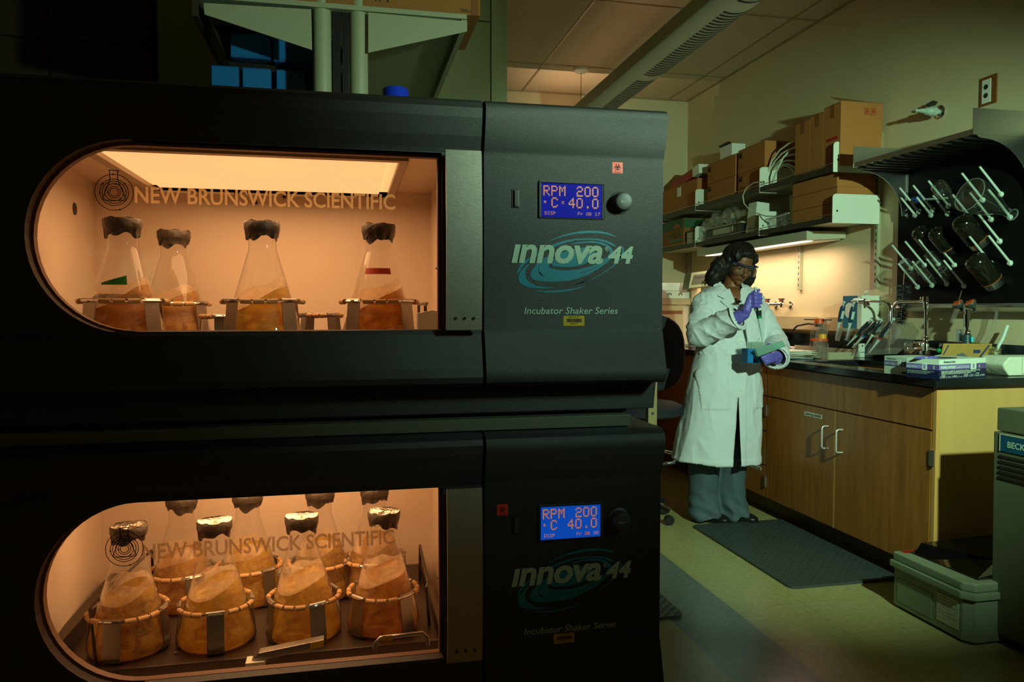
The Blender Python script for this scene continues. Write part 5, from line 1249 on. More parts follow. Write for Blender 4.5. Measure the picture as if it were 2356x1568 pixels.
# front-left corner of the near S box sits at px 2160,873
c0 = at(2160, 873); c1 = at(2268, 866)
bx, Mx, L_, D_, hh = glovebox((c0.x, c0.y), (c1.x, c1.y), .145, .080, 'near purple and white glove box marked S at the counter corner', 'S', True)
put('opening', MB().lathe([(.045, hh), (.045, hh + .0008)], 24, Mx @ Matrix.Translation((.13, .07, 0)) @ Matrix.Diagonal((1.6, .8, 1, 1))), M_ink, bx)
c2_ = at(2034, 858); r_ = Vector((c2_.x, c2_.y, 0))
far = Vector((2.332, 2.815, 0)); 
t = thing('glove_box', 'far glove box marked M with a pale lower half', 'box', (2.39, 2.90, ZW), 'glove boxes at the sink edge')
q0 = at(2034, 858); q1 = at(2095, 865); r = Vector((q1.x - q0.x, q1.y - q0.y, 0)); L2 = r.length; r.normalize(); bk = Vector((-r.y, r.x, 0))
Mq = Matrix(((r.x, bk.x, 0, q0.x), (r.y, bk.y, 0, q0.y), (0, 0, 1, ZW), (0, 0, 0, 1))); h2 = .078
put('carton', MB().box(0, L2, 0, .17, 0, h2, Mq), M_pw, t, bevel=.0008)
put('purple_band', MB().box(0, L2, -.0006, 0, h2 * .46, h2 * .74, Mq).box(L2, L2 + .0006, 0, .17, h2 * .46, h2 * .74, Mq), M_purple, t)
put('lilac_band', MB().box(0, L2 * .62, -.0010, 0, h2 * .50, h2 * .70, Mq), M_purl, t)
put('navy_panel', MB().box(L2, L2 + .0006, 0, .17, 0, h2 * .46, Mq), M_navy, t)
put('picture_frame', MB().box(L2 * .52, L2 * .64, -.0014, 0, h2 * .44, h2 * .78, Mq), M_pw, t)
text('Kimberly-Clark', .01, Mq @ Vector((L2 * .12, -.0012, h2 * .83)), r, (0, 0, 1), M_navy, t, bold=.02, width=L2 * .35)
text('PURPLE NITRILE', .01, Mq @ Vector((L2 * .04, -.0016, h2 * .54)), r, (0, 0, 1), M_pw, t, bold=.05, width=L2 * .38)
text('M', .01, Mq @ Vector((L2 * .70, -.0012, h2 * .53)), r, (0, 0, 1), M_pw, t, bold=.02, height=h2 * .13)
q = MB(); rnd = random.Random(6); xx = L2 * .68
while xx < L2 * .93: w_ = rnd.choice((.0008, .0016)); q.box(xx, xx + w_, -.0008, 0, h2 * .08, h2 * .20, Mq); xx += w_ + .001
put('barcode', q, M_ink, t)
M_nit = mat('purple_nitrile', '#6a5fc0', .45, bump=.1, bscale=60)
t = thing('loose_glove', 'purple glove fingers poking out of the glove box top', 'glove', (c0.x - .01, c0.y + .10, ZW + hh))
gx = Mx @ Vector((.02, .08, hh + .003))
put('glove', MB().ball(gx, (.045, .018, .006), 14).ball(gx + Vector((.055, .02, 0)), (.03, .015, .006), 14), M_nit, t)
single('plastic_spatula', MB().cyl(Mx @ Vector((.0, .06, hh + .004)), Mx @ Vector((.19, .12, hh + .008)), .0022, n=8), M_pipw, 'thin pale rod lying across the glove box tops', 'rod')
# brown paper wipes box
t = thing('wipes_carton', 'brown open carton with blue stripes behind the glove boxes', 'box', (2.78, 3.0, ZW))
a = onX(2168, 815, 2.80); b_ = onX(2275, 815, 2.62); 
xk = 2.74; pts = [f(2162, 826), f(2290, 832), f(2283, 790), f(2171, 790)]
yk = 2.93; W4 = [onY(2160, 838, yk), onY(2275, 838, yk), onY(2283, 790, yk), onY(2171, 790, yk)]
for v in W4[:2]: v.z = ZW
M_kraft = mat('kraft_card', '#a4833f', .75, noise=.1, nscale=12); M_blu = mat('blue_stripe', '#26345e', .6)
put('front_panel', MB().prism(W4, (0, .004, 0)), M_kraft, t); put('body', MB().box(W4[0].x + .02, W4[1].x - .01, yk + .006, yk + .09, ZW, ZW + .05), M_kraft, t, bevel=.001)
def P4(u, v): a_ = W4[0].lerp(W4[1], u); b__ = W4[3].lerp(W4[2], u); p_ = a_.lerp(b__, v); p_.y -= .001; return p_
q = MB(); q.add([P4(.02, .62), P4(.09, .95), P4(.12, .95), P4(.04, .60)], [(0, 1, 2, 3)]); put('stripe', q, M_blu, t)
q = MB(); q.add([P4(.62, .15), P4(.92, .95), P4(.96, .95), P4(.67, .15)], [(0, 1, 2, 3)]); put('stripe', q, M_blu, t)
q = MB(); q.add([P4(.63, .66), P4(.77, .66), P4(.77, .78), P4(.63, .78)], [(0, 1, 2, 3)]); put('stripe', q, M_blu, t)
q = MB(); q.add([P4(.30, .62), P4(.42, .68), P4(.52, .55), P4(.56, .38), P4(.43, .36), P4(.38, .48), P4(.31, .52)], [tuple(range(7))]); put('torn_opening', q, mat('opening_grey', '#55605a', .6), t)
# white foam tray with a brush
t = thing('paper_towels', 'folded pile of off-white paper towels at the counter end', 'towels', (2.85, 2.70, ZW))
a = at(2285, 862)
M_tow = mat('towel', '#cdd6be', .8, bump=.3, bscale=30)
tow = [(2.66, ZW), (2.635, ZW + .03), (2.628, ZW + .05), (2.66, ZW + .082), (2.98 - .03, ZW + .080), (2.98 - .03, ZW)]
put('pile', MB().prism([(x + .08, 2.70, z) for x, z in tow[:4]] + [(2.955, 2.70, ZW + .080), (2.955, 2.70, ZW)], (0, .14, 0)), M_tow, t, bevel=.008, seg=3)
put('top_sheet', MB().prism([(2.80, 2.695, ZW + .010), (2.80, 2.695, ZW + .078), (2.955, 2.695, ZW + .079), (2.955, 2.695, ZW + .012)], (0, .004, 0)), M_tow, t, bevel=.001)
t = thing('scrub_brush', 'white-handled scrub brush with tan bristles behind the paper towels', 'brush', (2.9, 2.88, ZW))
put('handle', MB().tube(curve_pts([(2.865, 2.90, ZW + .04), (2.872, 2.90, ZW + .10), (2.90, 2.90, ZW + .15), (2.925, 2.90, ZW + .21)], 5), .007, 8), M_pipw, t)
q = MB(); rnd = random.Random(8)
for i in range(160): an = rnd.random() * 2 * PI; c = Vector((2.863, 2.90, ZW + .05 + rnd.random() * .06)); d = Vector((math.cos(an), math.sin(an), rnd.uniform(-.2, .5))) * .026; e = Vector((0, 0, .0014)); q.add([c - e, c + e, c + d], [(0, 1, 2)])
tag(put('bristles', q, mat('tan_bristle', '#8f8552', .7), t), kind='stuff')
single('drain_hose', MB().tube(curve_pts([(WX - .06, 2.955, 1.20), (WX - .07, 2.96, 1.12), (WX - .09, 3.0, 1.04), (WX - .13, 3.08, .97), (WX - .17, 3.16, .930)], 8), .008, 10), M_plasticclear, 'clear drain hose curving down from the drip trough', 'hose')

# ------------------------------------------------------------------ floor standing things on the right
t = thing('floor_centrifuge', 'tall grey-green floor instrument with a blue nameplate and vents', 'instrument', (2.6, 1.9, 0))
M_beck = mat('instrument_paint', '#5d6148', .5, noise=.04, nscale=6)
put('cabinet', MB().prism([(2.262, 2.278, .04), (2.262, 1.45, .04), (2.25, 1.45, .764), (2.25, 2.278, .764)], (.70, 0, 0)), M_beck, t, bevel=.006)
put('lid', MB().box(2.253, 2.95, 1.45, 2.268, .768, .850), M_beck, t, bevel=.006)
put('plinth', MB().box(2.30, 2.93, 1.5, 2.26, 0, .04), M_black, t)
a = onX(2298, 992, 2.2495); b_ = onX(2298, 1035, 2.2495)
nb = put('nameplate', MB().box(2.2485, 2.2505, 1.70, 2.247, .6985, .7565), mat('nameplate_blue', '#0c4a66', .4), t, bevel=.0005)
put('nameplate_frame', MB().box(2.2478, 2.2500, 1.69, 2.2500, .7565, .760).box(2.2478, 2.25, 2.247, 2.250, .6985, .7565), M_shelf, t)
text('BECKMAN', .04, (2.2480, 2.216, .716), (0, -1, 0), (0, 0, 1), M_innova, t, bold=.03, height=.0225)
for k in range(5): put('vent_slot', MB().box(2.2485, 2.253, 1.72, 2.250, .676 - k * .0185, .6845 - k * .0185), M_ink, t)
# white container with dark hood on the floor
t = thing('bench_balance_case', 'low white plastic equipment case with a dark clear hood on the floor', 'case', (2.45, 2.45, 0))
M_case = mat('case_white', '#7e886e', .45); A0 = at(2046, 1393, 0); B0 = at(2210, 1478, 0); 
xA, yA = 2.135, 2.640; yB = 2.245
put('tub', MB().prism([(2.145, yA - .005, .01), (2.145, 2.285, .01), (2.170, 2.250, .01), (2.72, 2.250, .01), (2.72, yA - .005, .01)], (0, 0, .155)), M_case, t, bevel=.004)
put('rim', MB().prism([(2.128, yA + .003, .165), (2.128, 2.280, .165), (2.158, 2.240, .165), (2.73, 2.240, .165), (2.73, yA + .003, .165)], (0, 0, .026)), M_case, t, bevel=.005)
put('lid_step', MB().prism([(2.138, yA - .004, .191), (2.138, 2.285, .191), (2.166, 2.250, .191), (2.72, 2.250, .191), (2.72, yA - .004, .191)], (0, 0, .034)), M_case, t, bevel=.008, seg=3)
M_hood = glassy('smoked_hood', (.18, .17, .13), .35, (.02, .02, .015), rough=.04, ior=1.5)
hd = [(2.20, yA - .05, .226), (2.215, 2.295, .226), (2.66, 2.295, .226), (2.66, yA - .05, .226)]
hu = [(2.225, yA - .055, .268), (2.36, 2.36, .262), (2.62, 2.34, .262), (2.62, yA - .06, .285)]
q = MB(); q.add([Vector(v) for v in hd + hu], [(0, 1, 2, 3), (4, 7, 6, 5), (0, 4, 5, 1), (1, 5, 6, 2), (2, 6, 7, 3), (3, 7, 4, 0)]); put('smoked_hood', q, M_hood, t)
put('hood_gasket', MB().tube([(2.19, yA - .04, .2255), (2.205, 2.285, .2255), (2.67, 2.285, .2255), (2.67, yA - .04, .2255)], .004, 6, closed=True), M_darkmetal, t)
put('warning_label', MB().box(2.165, 2.235, yA - .040, yA - .012, .2252, .2258), M_red, t)
ws = put('rating_plate', MB().box(2.1435, 2.1449, 2.300, 2.405, .040, .145), M_shelf, t)
for k in range(7): text('INPUT 120V 60HZ 5A SERIAL No. 48210' if k % 2 else 'CAUTION READ MANUAL BEFORE USE', .004, (2.1432, 2.400, .134 - k * .013), (0, -1, 0), (0, 0, 1), M_ink, ws, width=.06 + .03 * (k % 3) / 2)
put('side_panel', MB().box(2.1432, 2.1449, 2.43, 2.615, .03, .125), M_case, t, bevel=.0006)
# mats
def mat_floor(y0, y1, x0, x1, label):
    r = .035; n = 6; pts = []
    for (cx, cy, a0) in ((x0 + r, y0 + r, PI), (x1 - r, y0 + r, 1.5 * PI), (x1 - r, y1 - r, 0), (x0 + r, y1 - r, .5 * PI)):
        for k in range(n + 1): a = a0 + PI / 2 * k / n; pts.append((cx + r * math.cos(a), cy + r * math.sin(a), .0005))
    m = bpy.data.materials.get('rubber_mat')
    if not m:
        m = bpy.data.materials.new('rubber_mat'); m.use_nodes = True; nt = m.node_tree; b = nt.nodes['Principled BSDF']; N = nt.nodes.new; L = nt.links.new
        b.inputs['Base Color'].default_value = (0.052, 0.060, 0.058, 1); b.inputs['Roughness'].default_value = .42
        tc = N('ShaderNodeTexCoord'); mp = N('ShaderNodeMapping'); mp.inputs['Scale'].default_value = (34, 34, 0); mp.inputs['Rotation'].default_value = (0, 0, PI / 4); L(tc.outputs['Object'], mp.inputs[0])
        ck = N('ShaderNodeTexVoronoi'); ck.distance = 'CHEBYCHEV'; ck.inputs['Randomness'].default_value = 0; ck.inputs['Scale'].default_value = 1; L(mp.outputs[0], ck.inputs['Vector'])
        bp = N('ShaderNodeBump'); bp.inputs['Strength'].default_value = .9; bp.inputs['Distance'].default_value = .006; bp.invert = True; L(ck.outputs['Distance'], bp.inputs['Height']); L(bp.outputs[0], b.inputs['Normal'])
    return single('floor_mat', MB().prism(pts, (0, 0, .012)), m, label, 'mat', 'anti-fatigue floor mats', bevel=.003)
mat_floor(2.882, 3.842, 1.840, 2.398, 'grey dimpled rubber mat in front of the sink cabinet')
mat_floor(2.700, 3.55, .55, 1.268, 'dark rubber mat corner showing beside the incubator')

# ------------------------------------------------------------------ far left of the aisle: stool chair, side bench with instruments
t = thing('task_chair', 'black office chair with rounded back and foot ring behind the incubator', 'chair', (1.62, 4.35, 0))
M_fab = mat('black_fabric', (.008, .009, .016), .8)
q = MB(); n = 20; prof = []
cc = onY(1530, 860, 4.3); ctr = Vector((cc.x - .10, 4.3, .93))
outl = []
for k in range(28):
    a = 2 * PI * k / 28; sx = abs(math.cos(a)) ** .75 * math.copysign(1, math.cos(a)); sz = abs(math.sin(a)) ** .75 * math.copysign(1, math.sin(a)); outl.append((ctr.x + .235 * sx, ctr.y, ctr.z + .235 * sz + .0))
put('backrest', MB().prism(outl, (0, .05, 0)), M_fab, t, bevel=.02, seg=4); ctr.x -= .16
put('seat', MB().lathe([(.19, .60), (.235, .615), (.235, .655), (.19, .675), (.01, .68)], 30, Matrix.Translation((ctr.x, 4.02, 0))), M_fab, t, bevel=0)
put('back_stem', MB().tube([(ctr.x, 4.36, .80), (ctr.x, 4.36, .62), (ctr.x, 4.05, .59)], .018, 8), M_black, t)
put('gas_column', MB().cyl((ctr.x, 4.05, .60), (ctr.x, 4.05, .12), .025, n=14), M_black, t)
put('foot_ring', MB().tube([(ctr.x + .23 * math.cos(2 * PI * k / 36), 4.05 + .23 * math.sin(2 * PI * k / 36), .36) for k in range(36)], .010, 8, closed=True), M_chrome, t)
for k in range(5):
    a = 2 * PI * k / 5 + .35; e = Vector((ctr.x + .19 * math.cos(a), 4.05 + .19 * math.sin(a), .08))
    lg = put('leg', MB().cyl((ctr.x, 4.05, .13), e, .022, .014, 10), M_black, t); put('caster', MB().cyl(e + Vector((0, -.014, -.052)), e + Vector((0, .014, -.052)), .027, n=16), M_black, lg)
# bench at the back wall
t = thing('back_bench', 'dark wooden bench standing at the far end behind the chair', 'bench', (2.1, 5.9, 0))
put('worktop', MB().box(1.2, 2.93, 5.50, 6.37, .882, .914), M_blackres, t, bevel=.002)
put('front', MB().box(1.22, 2.92, 5.54, 6.36, 0, .882), M_maple, t)
yA_ = 5.62
def bp2(px, py, y=yA_): return onY(px, py, y)
t = thing('large_instrument', 'boxy cream bench instrument with a brown band beside the person', 'instrument', (2.3, 5.8, .9145))
M_cream = mat('instrument_cream', '#b3a27c', .5, noise=.04, nscale=5)
a = bp2(1480, 700); b_ = bp2(1574, 795)
put('case', MB().box(2.20, bp2(1573, 700).x, yA_, 6.2, .9145, bp2(1550, 702).z), M_cream, t, bevel=.006)
put('side_module', MB().box(bp2(1574, 700).x, bp2(1605, 700).x, yA_ + .02, 6.2, .9145, bp2(1550, 702).z), mat('module_white', '#c9b9a0', .5), t, bevel=.004)
z1_ = bp2(1550, 702).z; z2_ = bp2(1550, 686).z
put('top_case', MB().box(2.20, bp2(1612, 700).x, yA_ - .01, 6.2, z1_ + .004, z2_), M_cream, t, bevel=.004)
put('brown_band', MB().box(2.21, bp2(1570, 700).x, yA_ - .002, yA_, bp2(1550, 722).z, bp2(1550, 714).z), M_tape, t)
t = thing('binder', 'white ring binders lying on the cream instrument', 'binder', (2.5, 5.8, z2_)); put('binder_cover', MB().box(2.25, bp2(1590, 690).x, yA_ + .02, 6.1, z2_ + .0005, bp2(1550, 668).z), M_paper, t, bevel=.003)
t = thing('binder', 'second white ring binder above with dark ring slots', 'binder', (2.5, 5.8, 0)); t.location.z = bp2(1550, 668).z; OFF[t.name] = Vector(t.location); put('binder_cover', MB().box(2.25, bp2(1588, 690).x, yA_ + .04, 6.1, bp2(1550, 667.5).z, bp2(1550, 650).z), M_paper, t, bevel=.003)
put('ring', MB().tube([bp2(1541 + 4 * math.cos(a), 679 + 5 * math.sin(a), yA_ + .01) for a in (3.1, 3.8, 4.7, 5.5, 6.2)], .003, 6).tube([bp2(1566 + 4 * math.cos(a), 679 + 5 * math.sin(a), yA_ + .01) for a in (3.1, 3.8, 4.7, 5.5, 6.2)], .003, 6), M_ink, t)
# tilted display unit
t = thing('tilted_display', 'grey-green tilted display panel just left of the person\'s hair', 'display', (2.75, 5.55, z2_))
pts = [bp2(1584, 663, 5.4), bp2(1628, 658, 5.4), bp2(1632, 622, 5.4), bp2(1591, 627, 5.4)]
put('frame', MB().prism(pts, (0.02, .16, -.01)), mat('display_green', '#7c8a66', .5), t, bevel=.003)
pi = [bp2(1591, 655, 5.397), bp2(1628, 651, 5.397), bp2(1630, 628, 5.397), bp2(1597, 632, 5.397)]
q = MB(); q.add(pi, [(0, 1, 2, 3)]); put('panel', q, mat('display_dark', '#39402d', .4), t)
q = MB(); q.add([bp2(1598, 641, 5.395), bp2(1628, 638, 5.395), bp2(1629, 633, 5.395), bp2(1599, 636, 5.395)], [(0, 1, 2, 3)]); put('screen', q, M_ink, t)
put('pedestal', MB().box(2.66, 2.74, 5.60, 5.68, .9145, pts[0].z + .02), M_cream, t)
t = thing('sample_jar', 'small jar with a blue cap in front of the cream instrument', 'jar', (2.36, 5.3, .9145)); p = onZ(1594, 800, .9145); p = onY(1593, 800, 5.3)
T = Matrix.Translation((p.x, 5.30, .9145)); put('jar_body', MB().lathe([(.026, 0), (.028, .003), (.028, .085), (.022, .09)], 20, T), mat('jar_label', '#8f9ab4', .4), t); put('cap', MB().lathe([(.025, .09), (.025, .112)], 20, T), mat('blue_cap', '#1d3c86', .4), t)
put('tray', MB().lathe([(.05, -.0), (.052, .004)], 20, T), M_shelf, t)
# bench shelf upright piece seen between the two incubators' right edge and the chair
t = thing('perforated_post', 'pale perforated metal post behind the incubator stack', 'post', (1.2, 3.0, 0))
xp0 = onY(1492, 900, 3.0).x; xp1 = onY(1512, 900, 3.0).x
put('post', MB().box(xp0, xp1, 3.0, 3.03, 0, 1.5), mat('post_tan', '#7c6f44', .6), t, bevel=.001)
for k in range(12): put('hole', MB().cyl(((xp0 + xp1) / 2, 2.9985, .55 + k * .052), ((xp0 + xp1) / 2, 3.0, .55 + k * .052), .006, n=12), M_ink, t)

# ------------------------------------------------------------------ island shelf behind the incubators
YS = 2.90
M_post = mat('post_paint', '#9aa085', .45)
t = thing('reagent_shelf', 'pale island shelving with two round posts and triangular brackets', 'shelf', (0, 3.0, 1.5))
for xc in (-.084, .047): put('post', MB().cyl((xc, YS, 0.0), (xc, YS, ZC - .003), .0335, n=28), M_post, t)
def br(pts): 
    P_ = [onY(px, py, YS - .045) for px, py in pts]; return MB().prism(P_, (0, .006, 0))
for k, pts in enumerate((((468, 6), (716, 21), (718, 115), (470, 33)), ((847, 28), (1075, 49), (1075, 72), (847, 121)))): put('triangular_bracket', br(pts), M_post, t, bevel=.002)
zsh = onY(700, 15, YS - .045).z
xL = onY(468, 8, YS - .045).x; xR = onY(1075, 50, YS - .045).x
put('shelf_board', MB().box(xL - .02, xR, YS - .04, 3.98, zsh + .004, zsh + .022), M_post, t, bevel=.002)
lo = onY(1000, 217, YS)
put('end_rail', MB().prism([(xR - .02, YS - .04, zsh), (xR, YS - .04, zsh), (xR, 3.98, zsh), (xR - .02, 3.98, zsh)], (0, 0, -.030)), M_post, t)
put('end_rail', MB().box(xL - .04, xL - .02, YS - .04, 3.98, zsh - .06, zsh + .02), M_dark, t)
put('lower_board', MB().box(-.60, .58, YS - .02, 3.28, 1.45, 1.475), M_post, t, bevel=.002)
put('cross_rail', MB().box(-.047, -.018, YS - .01, YS + .02, 1.5, 2.9).box(-.012, .010, YS - .01, YS + .02, 1.5, 2.9), M_black, t)
t = thing('shipping_carton', 'large brown carton on the island shelf above the brackets', 'box', (.0, 3.1, zsh + .022))
put('carton', MB().box(onY(440, 5, YS - .03).x, onY(1105, 5, YS - .03).x, YS - .03, 3.26, zsh + .023, zsh + .38), M_card2, t, bevel=.002)
text('200/case', .02, (onY(1062, 45, YS - .03).x - .005, YS - .031, onY(1062, 47, YS - .03).z + .032), (1, 0, -.03), (0, 0, 1), M_ink, t, width=.055)
put('handling_mark', MB().box(.108, .112, YS - .0315, YS - .03, zsh + .045, zsh + .065).box(.122, .126, YS - .0315, YS - .03, zsh + .045, zsh + .065).box(.150, .156, YS - .0315, YS - .03, zsh + .045, zsh + .065), M_ink, t)
put('tape', MB().box(onY(1085, 5, YS - .03).x, onY(1100, 5, YS - .03).x, YS - .032, YS - .03, zsh + .023, zsh + .09), M_tape, t)
# blue tip boxes in shrink wrap in a dark carrier
t = thing('tip_box_carrier', 'black wire carrier holding shrink-wrapped blue tip boxes', 'carrier', (-.25, 3.05, 1.476))
yb = 3.06
q = [onY(px, py, yb + .06) for px, py in ((470, 30), (500, 70), (527, 150), (527, 210), (800, 215), (800, 120), (720, 60), (560, 20))]
for v in q:
    if v.z < 1.9: v.z = 1.476
put('back_panel', MB().prism(q, (0, .02, 0)), M_black, t)
M_bluebox = mat('blue_tip_box', '#1a5fa0', .35, noise=.06, nscale=12)
M_wrap = glassy('shrink_wrap', (1, 1, 1), 0.0, rough=.1, ior=1.3)
def tipb(px0, py0, px1, py1, lab, ybx=yb, zb_=None):
    a = onY(px0, py0, ybx); b = onY(px1, py1, ybx); z0 = b.z if zb_ is None else zb_
    t = thing('blue_tip_box', lab, 'tip box', ((a.x + b.x) / 2, ybx + .05, z0), 'blue tip boxes above the incubator')
    put('box_body', MB().box(a.x, b.x, ybx, ybx + .055, z0, a.z), M_bluebox, t, bevel=.008, seg=3)
    put('lid', MB().box(a.x + .004, b.x - .004, ybx - .003, ybx, z0 + .008, a.z - .008), mat('blue_lid', '#1f6bab', .25), t, bevel=.003)
zb2 = onY(625, 137, yb).z
tipb(528, 71, 624, 137, 'left blue tip box of the top row in shrink wrap', zb_=zb2)
tipb(627, 80, 716, 146, 'right blue tip box of the top row beside the post', zb_=zb2 - .006)
tipb(484, 148, 550, 215, 'leftmost blue tip box of the bottom row'); tipb(556, 153, 624, 220, 'middle blue tip box of the bottom row'); tipb(634, 158, 702, 222, 'right blue tip box of the bottom row')
tipb(762, 166, 796, 224, 'blue tip box showing between the two posts')
t = thing('blue_cap_bottle', 'bottle whose ribbed blue screw cap shows above the incubator', 'bottle', (.18, 2.6, 1.687))
c = onY(910, 215, 2.35); zc_ = onY(910, 205, 2.35).z
q = MB(); q.lathe([(.0385, 1.700), (.0395, zc_ - .004), (.036, zc_)], 40, Matrix.Translation((c.x, 2.35, 0)), fn=lambda p, a: Vector((p.x * (1 + .02 * math.sin(20 * a)), p.y * (1 + .02 * math.sin(20 * a)), p.z)))
put('cap', q, mat('blue_screw_cap', '#1030b8', .4), t); put('bottle_body', MB().lathe([(.05, 1.687), (.05, 1.693), (.03, 1.70)], 30, Matrix.Translation((c.x, 2.35, 0))), M_glass, t)
# ------------------------------------------------------------------ the person at the bench
from mathutils.bvhtree import BVHTree
PX, PY = 2.05, 3.88
person = thing('person', 'person in a white lab coat, goggles and purple gloves pipetting beside the bench', 'person', (PX, PY, 0.0))
M_skin = mat('skin', '#7a4a2a', .5, noise=.06, nscale=30); M_lip = mat('lip', '#6f3a32', .4); M_hair = mat('dark_hair', (.011, .008, .006), .55, spec=.3)
M_coat = mat('coat_cotton', '#d6dade', .8, noise=.02, nscale=30, bump=.05, bscale=300); M_trou = mat('trouser_cloth', '#4a5a63', .8, noise=.05, nscale=60)
M_shoe = mat('shoe_leather', (.012, .011, .010), .25); M_shirt = mat('red_shirt', '#8c1512', .7); M_frame = mat('goggle_frame', '#16305e', .25); M_lens = glassy('goggle_lens', (.93, .94, .92), .02, ior=1.45)
V = Vector
def caps(mb, pts, rs, n=14):
    """tapered limb with rounded joints"""
    for i in range(len(pts) - 1): mb.cyl(pts[i], pts[i + 1], rs[i], rs[i + 1], n)
    for p, r in zip(pts, rs): mb.ball(p, r, n)
# head frame
HC = onY(1700, 610, 3.90)
Rh = Matrix.Rotation(math.radians(3), 3, 'Z') @ Matrix.Rotation(math.radians(9), 3, 'Y') @ Matrix.Rotation(math.radians(20), 3, 'X')
hx = Rh @ V((1, 0, 0)); hf = Rh @ V((0, -1, 0)); hu = Rh @ V((0, 0, 1))
HS = .97
def H(x, y, z): return HC + (hx * x + hu * y + hf * z) * HS
MH = Matrix((hx, hu, hf)).transposed()
def hball(mb, x, y, z, r, n=18): mb.ball(H(x, y, z), tuple(q * HS for q in r), n, MH)
body = MB()
hball(body, 0, .030, -.012, (.071, .082, .090)); hball(body, 0, -.030, .022, (.055, .074, .062)); hball(body, 0, -.050, .020, (.050, .048, .055))
hball(body, 0, -.086, .056, (.022, .019, .020))
for s in (-1, 1):
    hball(body, s * .033, -.026, .052, (.025, .026, .024)); hball(body, s * .026, .022, .067, (.026, .008, .012)); hball(body, s * .029, .001, .062, (.017, .012, .014))
    hball(body, s * .0105, -.034, .090, (.0085, .0075, .010)); hball(body, s * .070, -.008, -.008, (.009, .026, .017))
hball(body, 0, -.056, .070, (.026, .017, .014))
caps(body, [H(0, .012, .076), H(0, -.012, .088), H(0, -.030, .098)], [.0085 * HS, .0100 * HS, .0125 * HS])
NB = V((2.105, 3.935, 1.295))
caps(body, [H(0, -.045, -.020), NB.lerp(H(0, -.045, -.02), .5), NB, V((2.10, 3.93, 1.22))], [.048, .047, .052, .075])
# torso, arms, legs (under the clothes)
SL = V((1.925, 3.925, 1.250)); SR = V((2.280, 3.915, 1.215))
for z, cx, rx, ry in ((1.235, 2.10, .115, .075), (1.19, 2.10, .130, .082), (1.12, 2.10, .135, .088), (1.02, 2.09, .125, .085), (.92, 2.07, .13, .09), (.82, 2.06, .14, .10), (.74, 2.055, .14, .10)):
    body.ball((cx, 3.90, z), (rx, ry, .085), 22)
ER = V((1.865, 3.800, 1.050)); WR = onY(1713, 722, 3.600); EL = V((2.335, 3.835, 1.000)); WL = onY(1786, 826, 3.60)
caps(body, [SL + V((.03, 0, -.03)), ER, WR], [.040, .034, .024]); caps(body, [SR + V((-.02, 0, -.03)), EL, WL], [.040, .034, .024])
KL = V((1.945, 3.90, .42)); KR = V((2.105, 3.89, .42)); AL = V((1.955, 3.955, .075)); AR = V((2.115, 3.935, .075))
caps(body, [V((1.99, 3.91, .78)), KL, AL], [.078, .052, .034]); caps(body, [V((2.12, 3.91, .78)), KR, AR], [.078, .052, .034])
caps(body, [AL + V((0, 0, -.025)), AL + V((.06, -.07, -.05))], [.028, .018]); caps(body, [AR + V((0, 0, -.025)), AR + V((.06, -.07, -.05))], [.028, .018])
# hands: right hand closed round the pipette, left hand under the tip box
def hand_right(mb, k):
    w = onY(1718, 712, 3.585)
    caps(mb, [WR, w], [.024 * k, .026 * k])
    kn = []
    for i, yy in enumerate((678, 687, 696, 705)):
        a = onY(1727 - i * .6, yy + 1, 3.575); b = onY(1738, yy - 2, 3.548); c = onY(1750 - (i == 3) * 2, yy - 1 + i * .5, 3.560); d = onY(1749 - (i == 3) * 2, yy + 2, 3.583); r = .0098 * k * (1, 1.03, 1, .88)[i]
        caps(mb, [a, b, c, d], [r * 1.12, r * 1.05, r, r * .85], 12); kn.append(a)
    caps(mb, [w, kn[0]], [.024 * k, .013 * k]); caps(mb, [w, kn[1]], [.025 * k, .014 * k]); caps(mb, [w, kn[2]], [.025 * k, .014 * k]); caps(mb, [w, kn[3]], [.022 * k, .012 * k])
    caps(mb, [w, onY(1723, 686, 3.600), onY(1733, 673, 3.590), onY(1746, 667, 3.572)], [.016 * k, .013 * k, .0105 * k, .0085 * k], 12)
def hand_left(mb, k):
    p = onY(1786, 818, 3.585)
    caps(mb, [WL, p], [.024 * k, .026 * k])
    for i in range(4):
        a = onY(1784 + i * .3, 811 + i * 5.2, 3.560); b = onY(1774, 815 + i * 5.4, 3.535); c = onY(1762 + i * 1.2, 819 + i * 4.9, 3.525); d = onY(1753 + i * 3.0, 822 + i * 4.4, 3.528); r = .0092 * k * (1, 1.04, 1, .88)[i]
        caps(mb, [p, a], [.020 * k, .012 * k], 12); caps(mb, [a, b, c, d], [r * 1.12, r * 1.05, r, r * .85], 12)
    caps(mb, [p, onY(1781, 802, 3.62), onY(1770, 793, 3.625)], [.016 * k, .012 * k, .0105 * k], 12)
hand_right(body, .82); hand_left(body, .82)
bo = remesh(body, 'body', .0034, M_skin, person, smooth=3)
# face details
q = MB(); hball(q, 0, -.0530, .0845, (.0165, .0042, .0062)); lips = put('lips', q, M_lip, person)
q = MB(); hball(q, 0, -.0600, .0835, (.0140, .0058, .0068)); put('lips', q, M_lip, person)
for s in (-1, 1):
    q = MB(); hball(q, s * .0295, -.0035, .0715, (.0125, .0032, .006)); put('eye', q, M_hair, person)
    q = MB(); q.tube([H(s * (.012 + .010 * i), .0195 + .004 * math.sin(i * 1.05), .0815 - .0032 * i * i * .55) for i in range(4)], [.0022, .003, .0028, .0014], 6); put('eyebrow', q, M_hair, person)
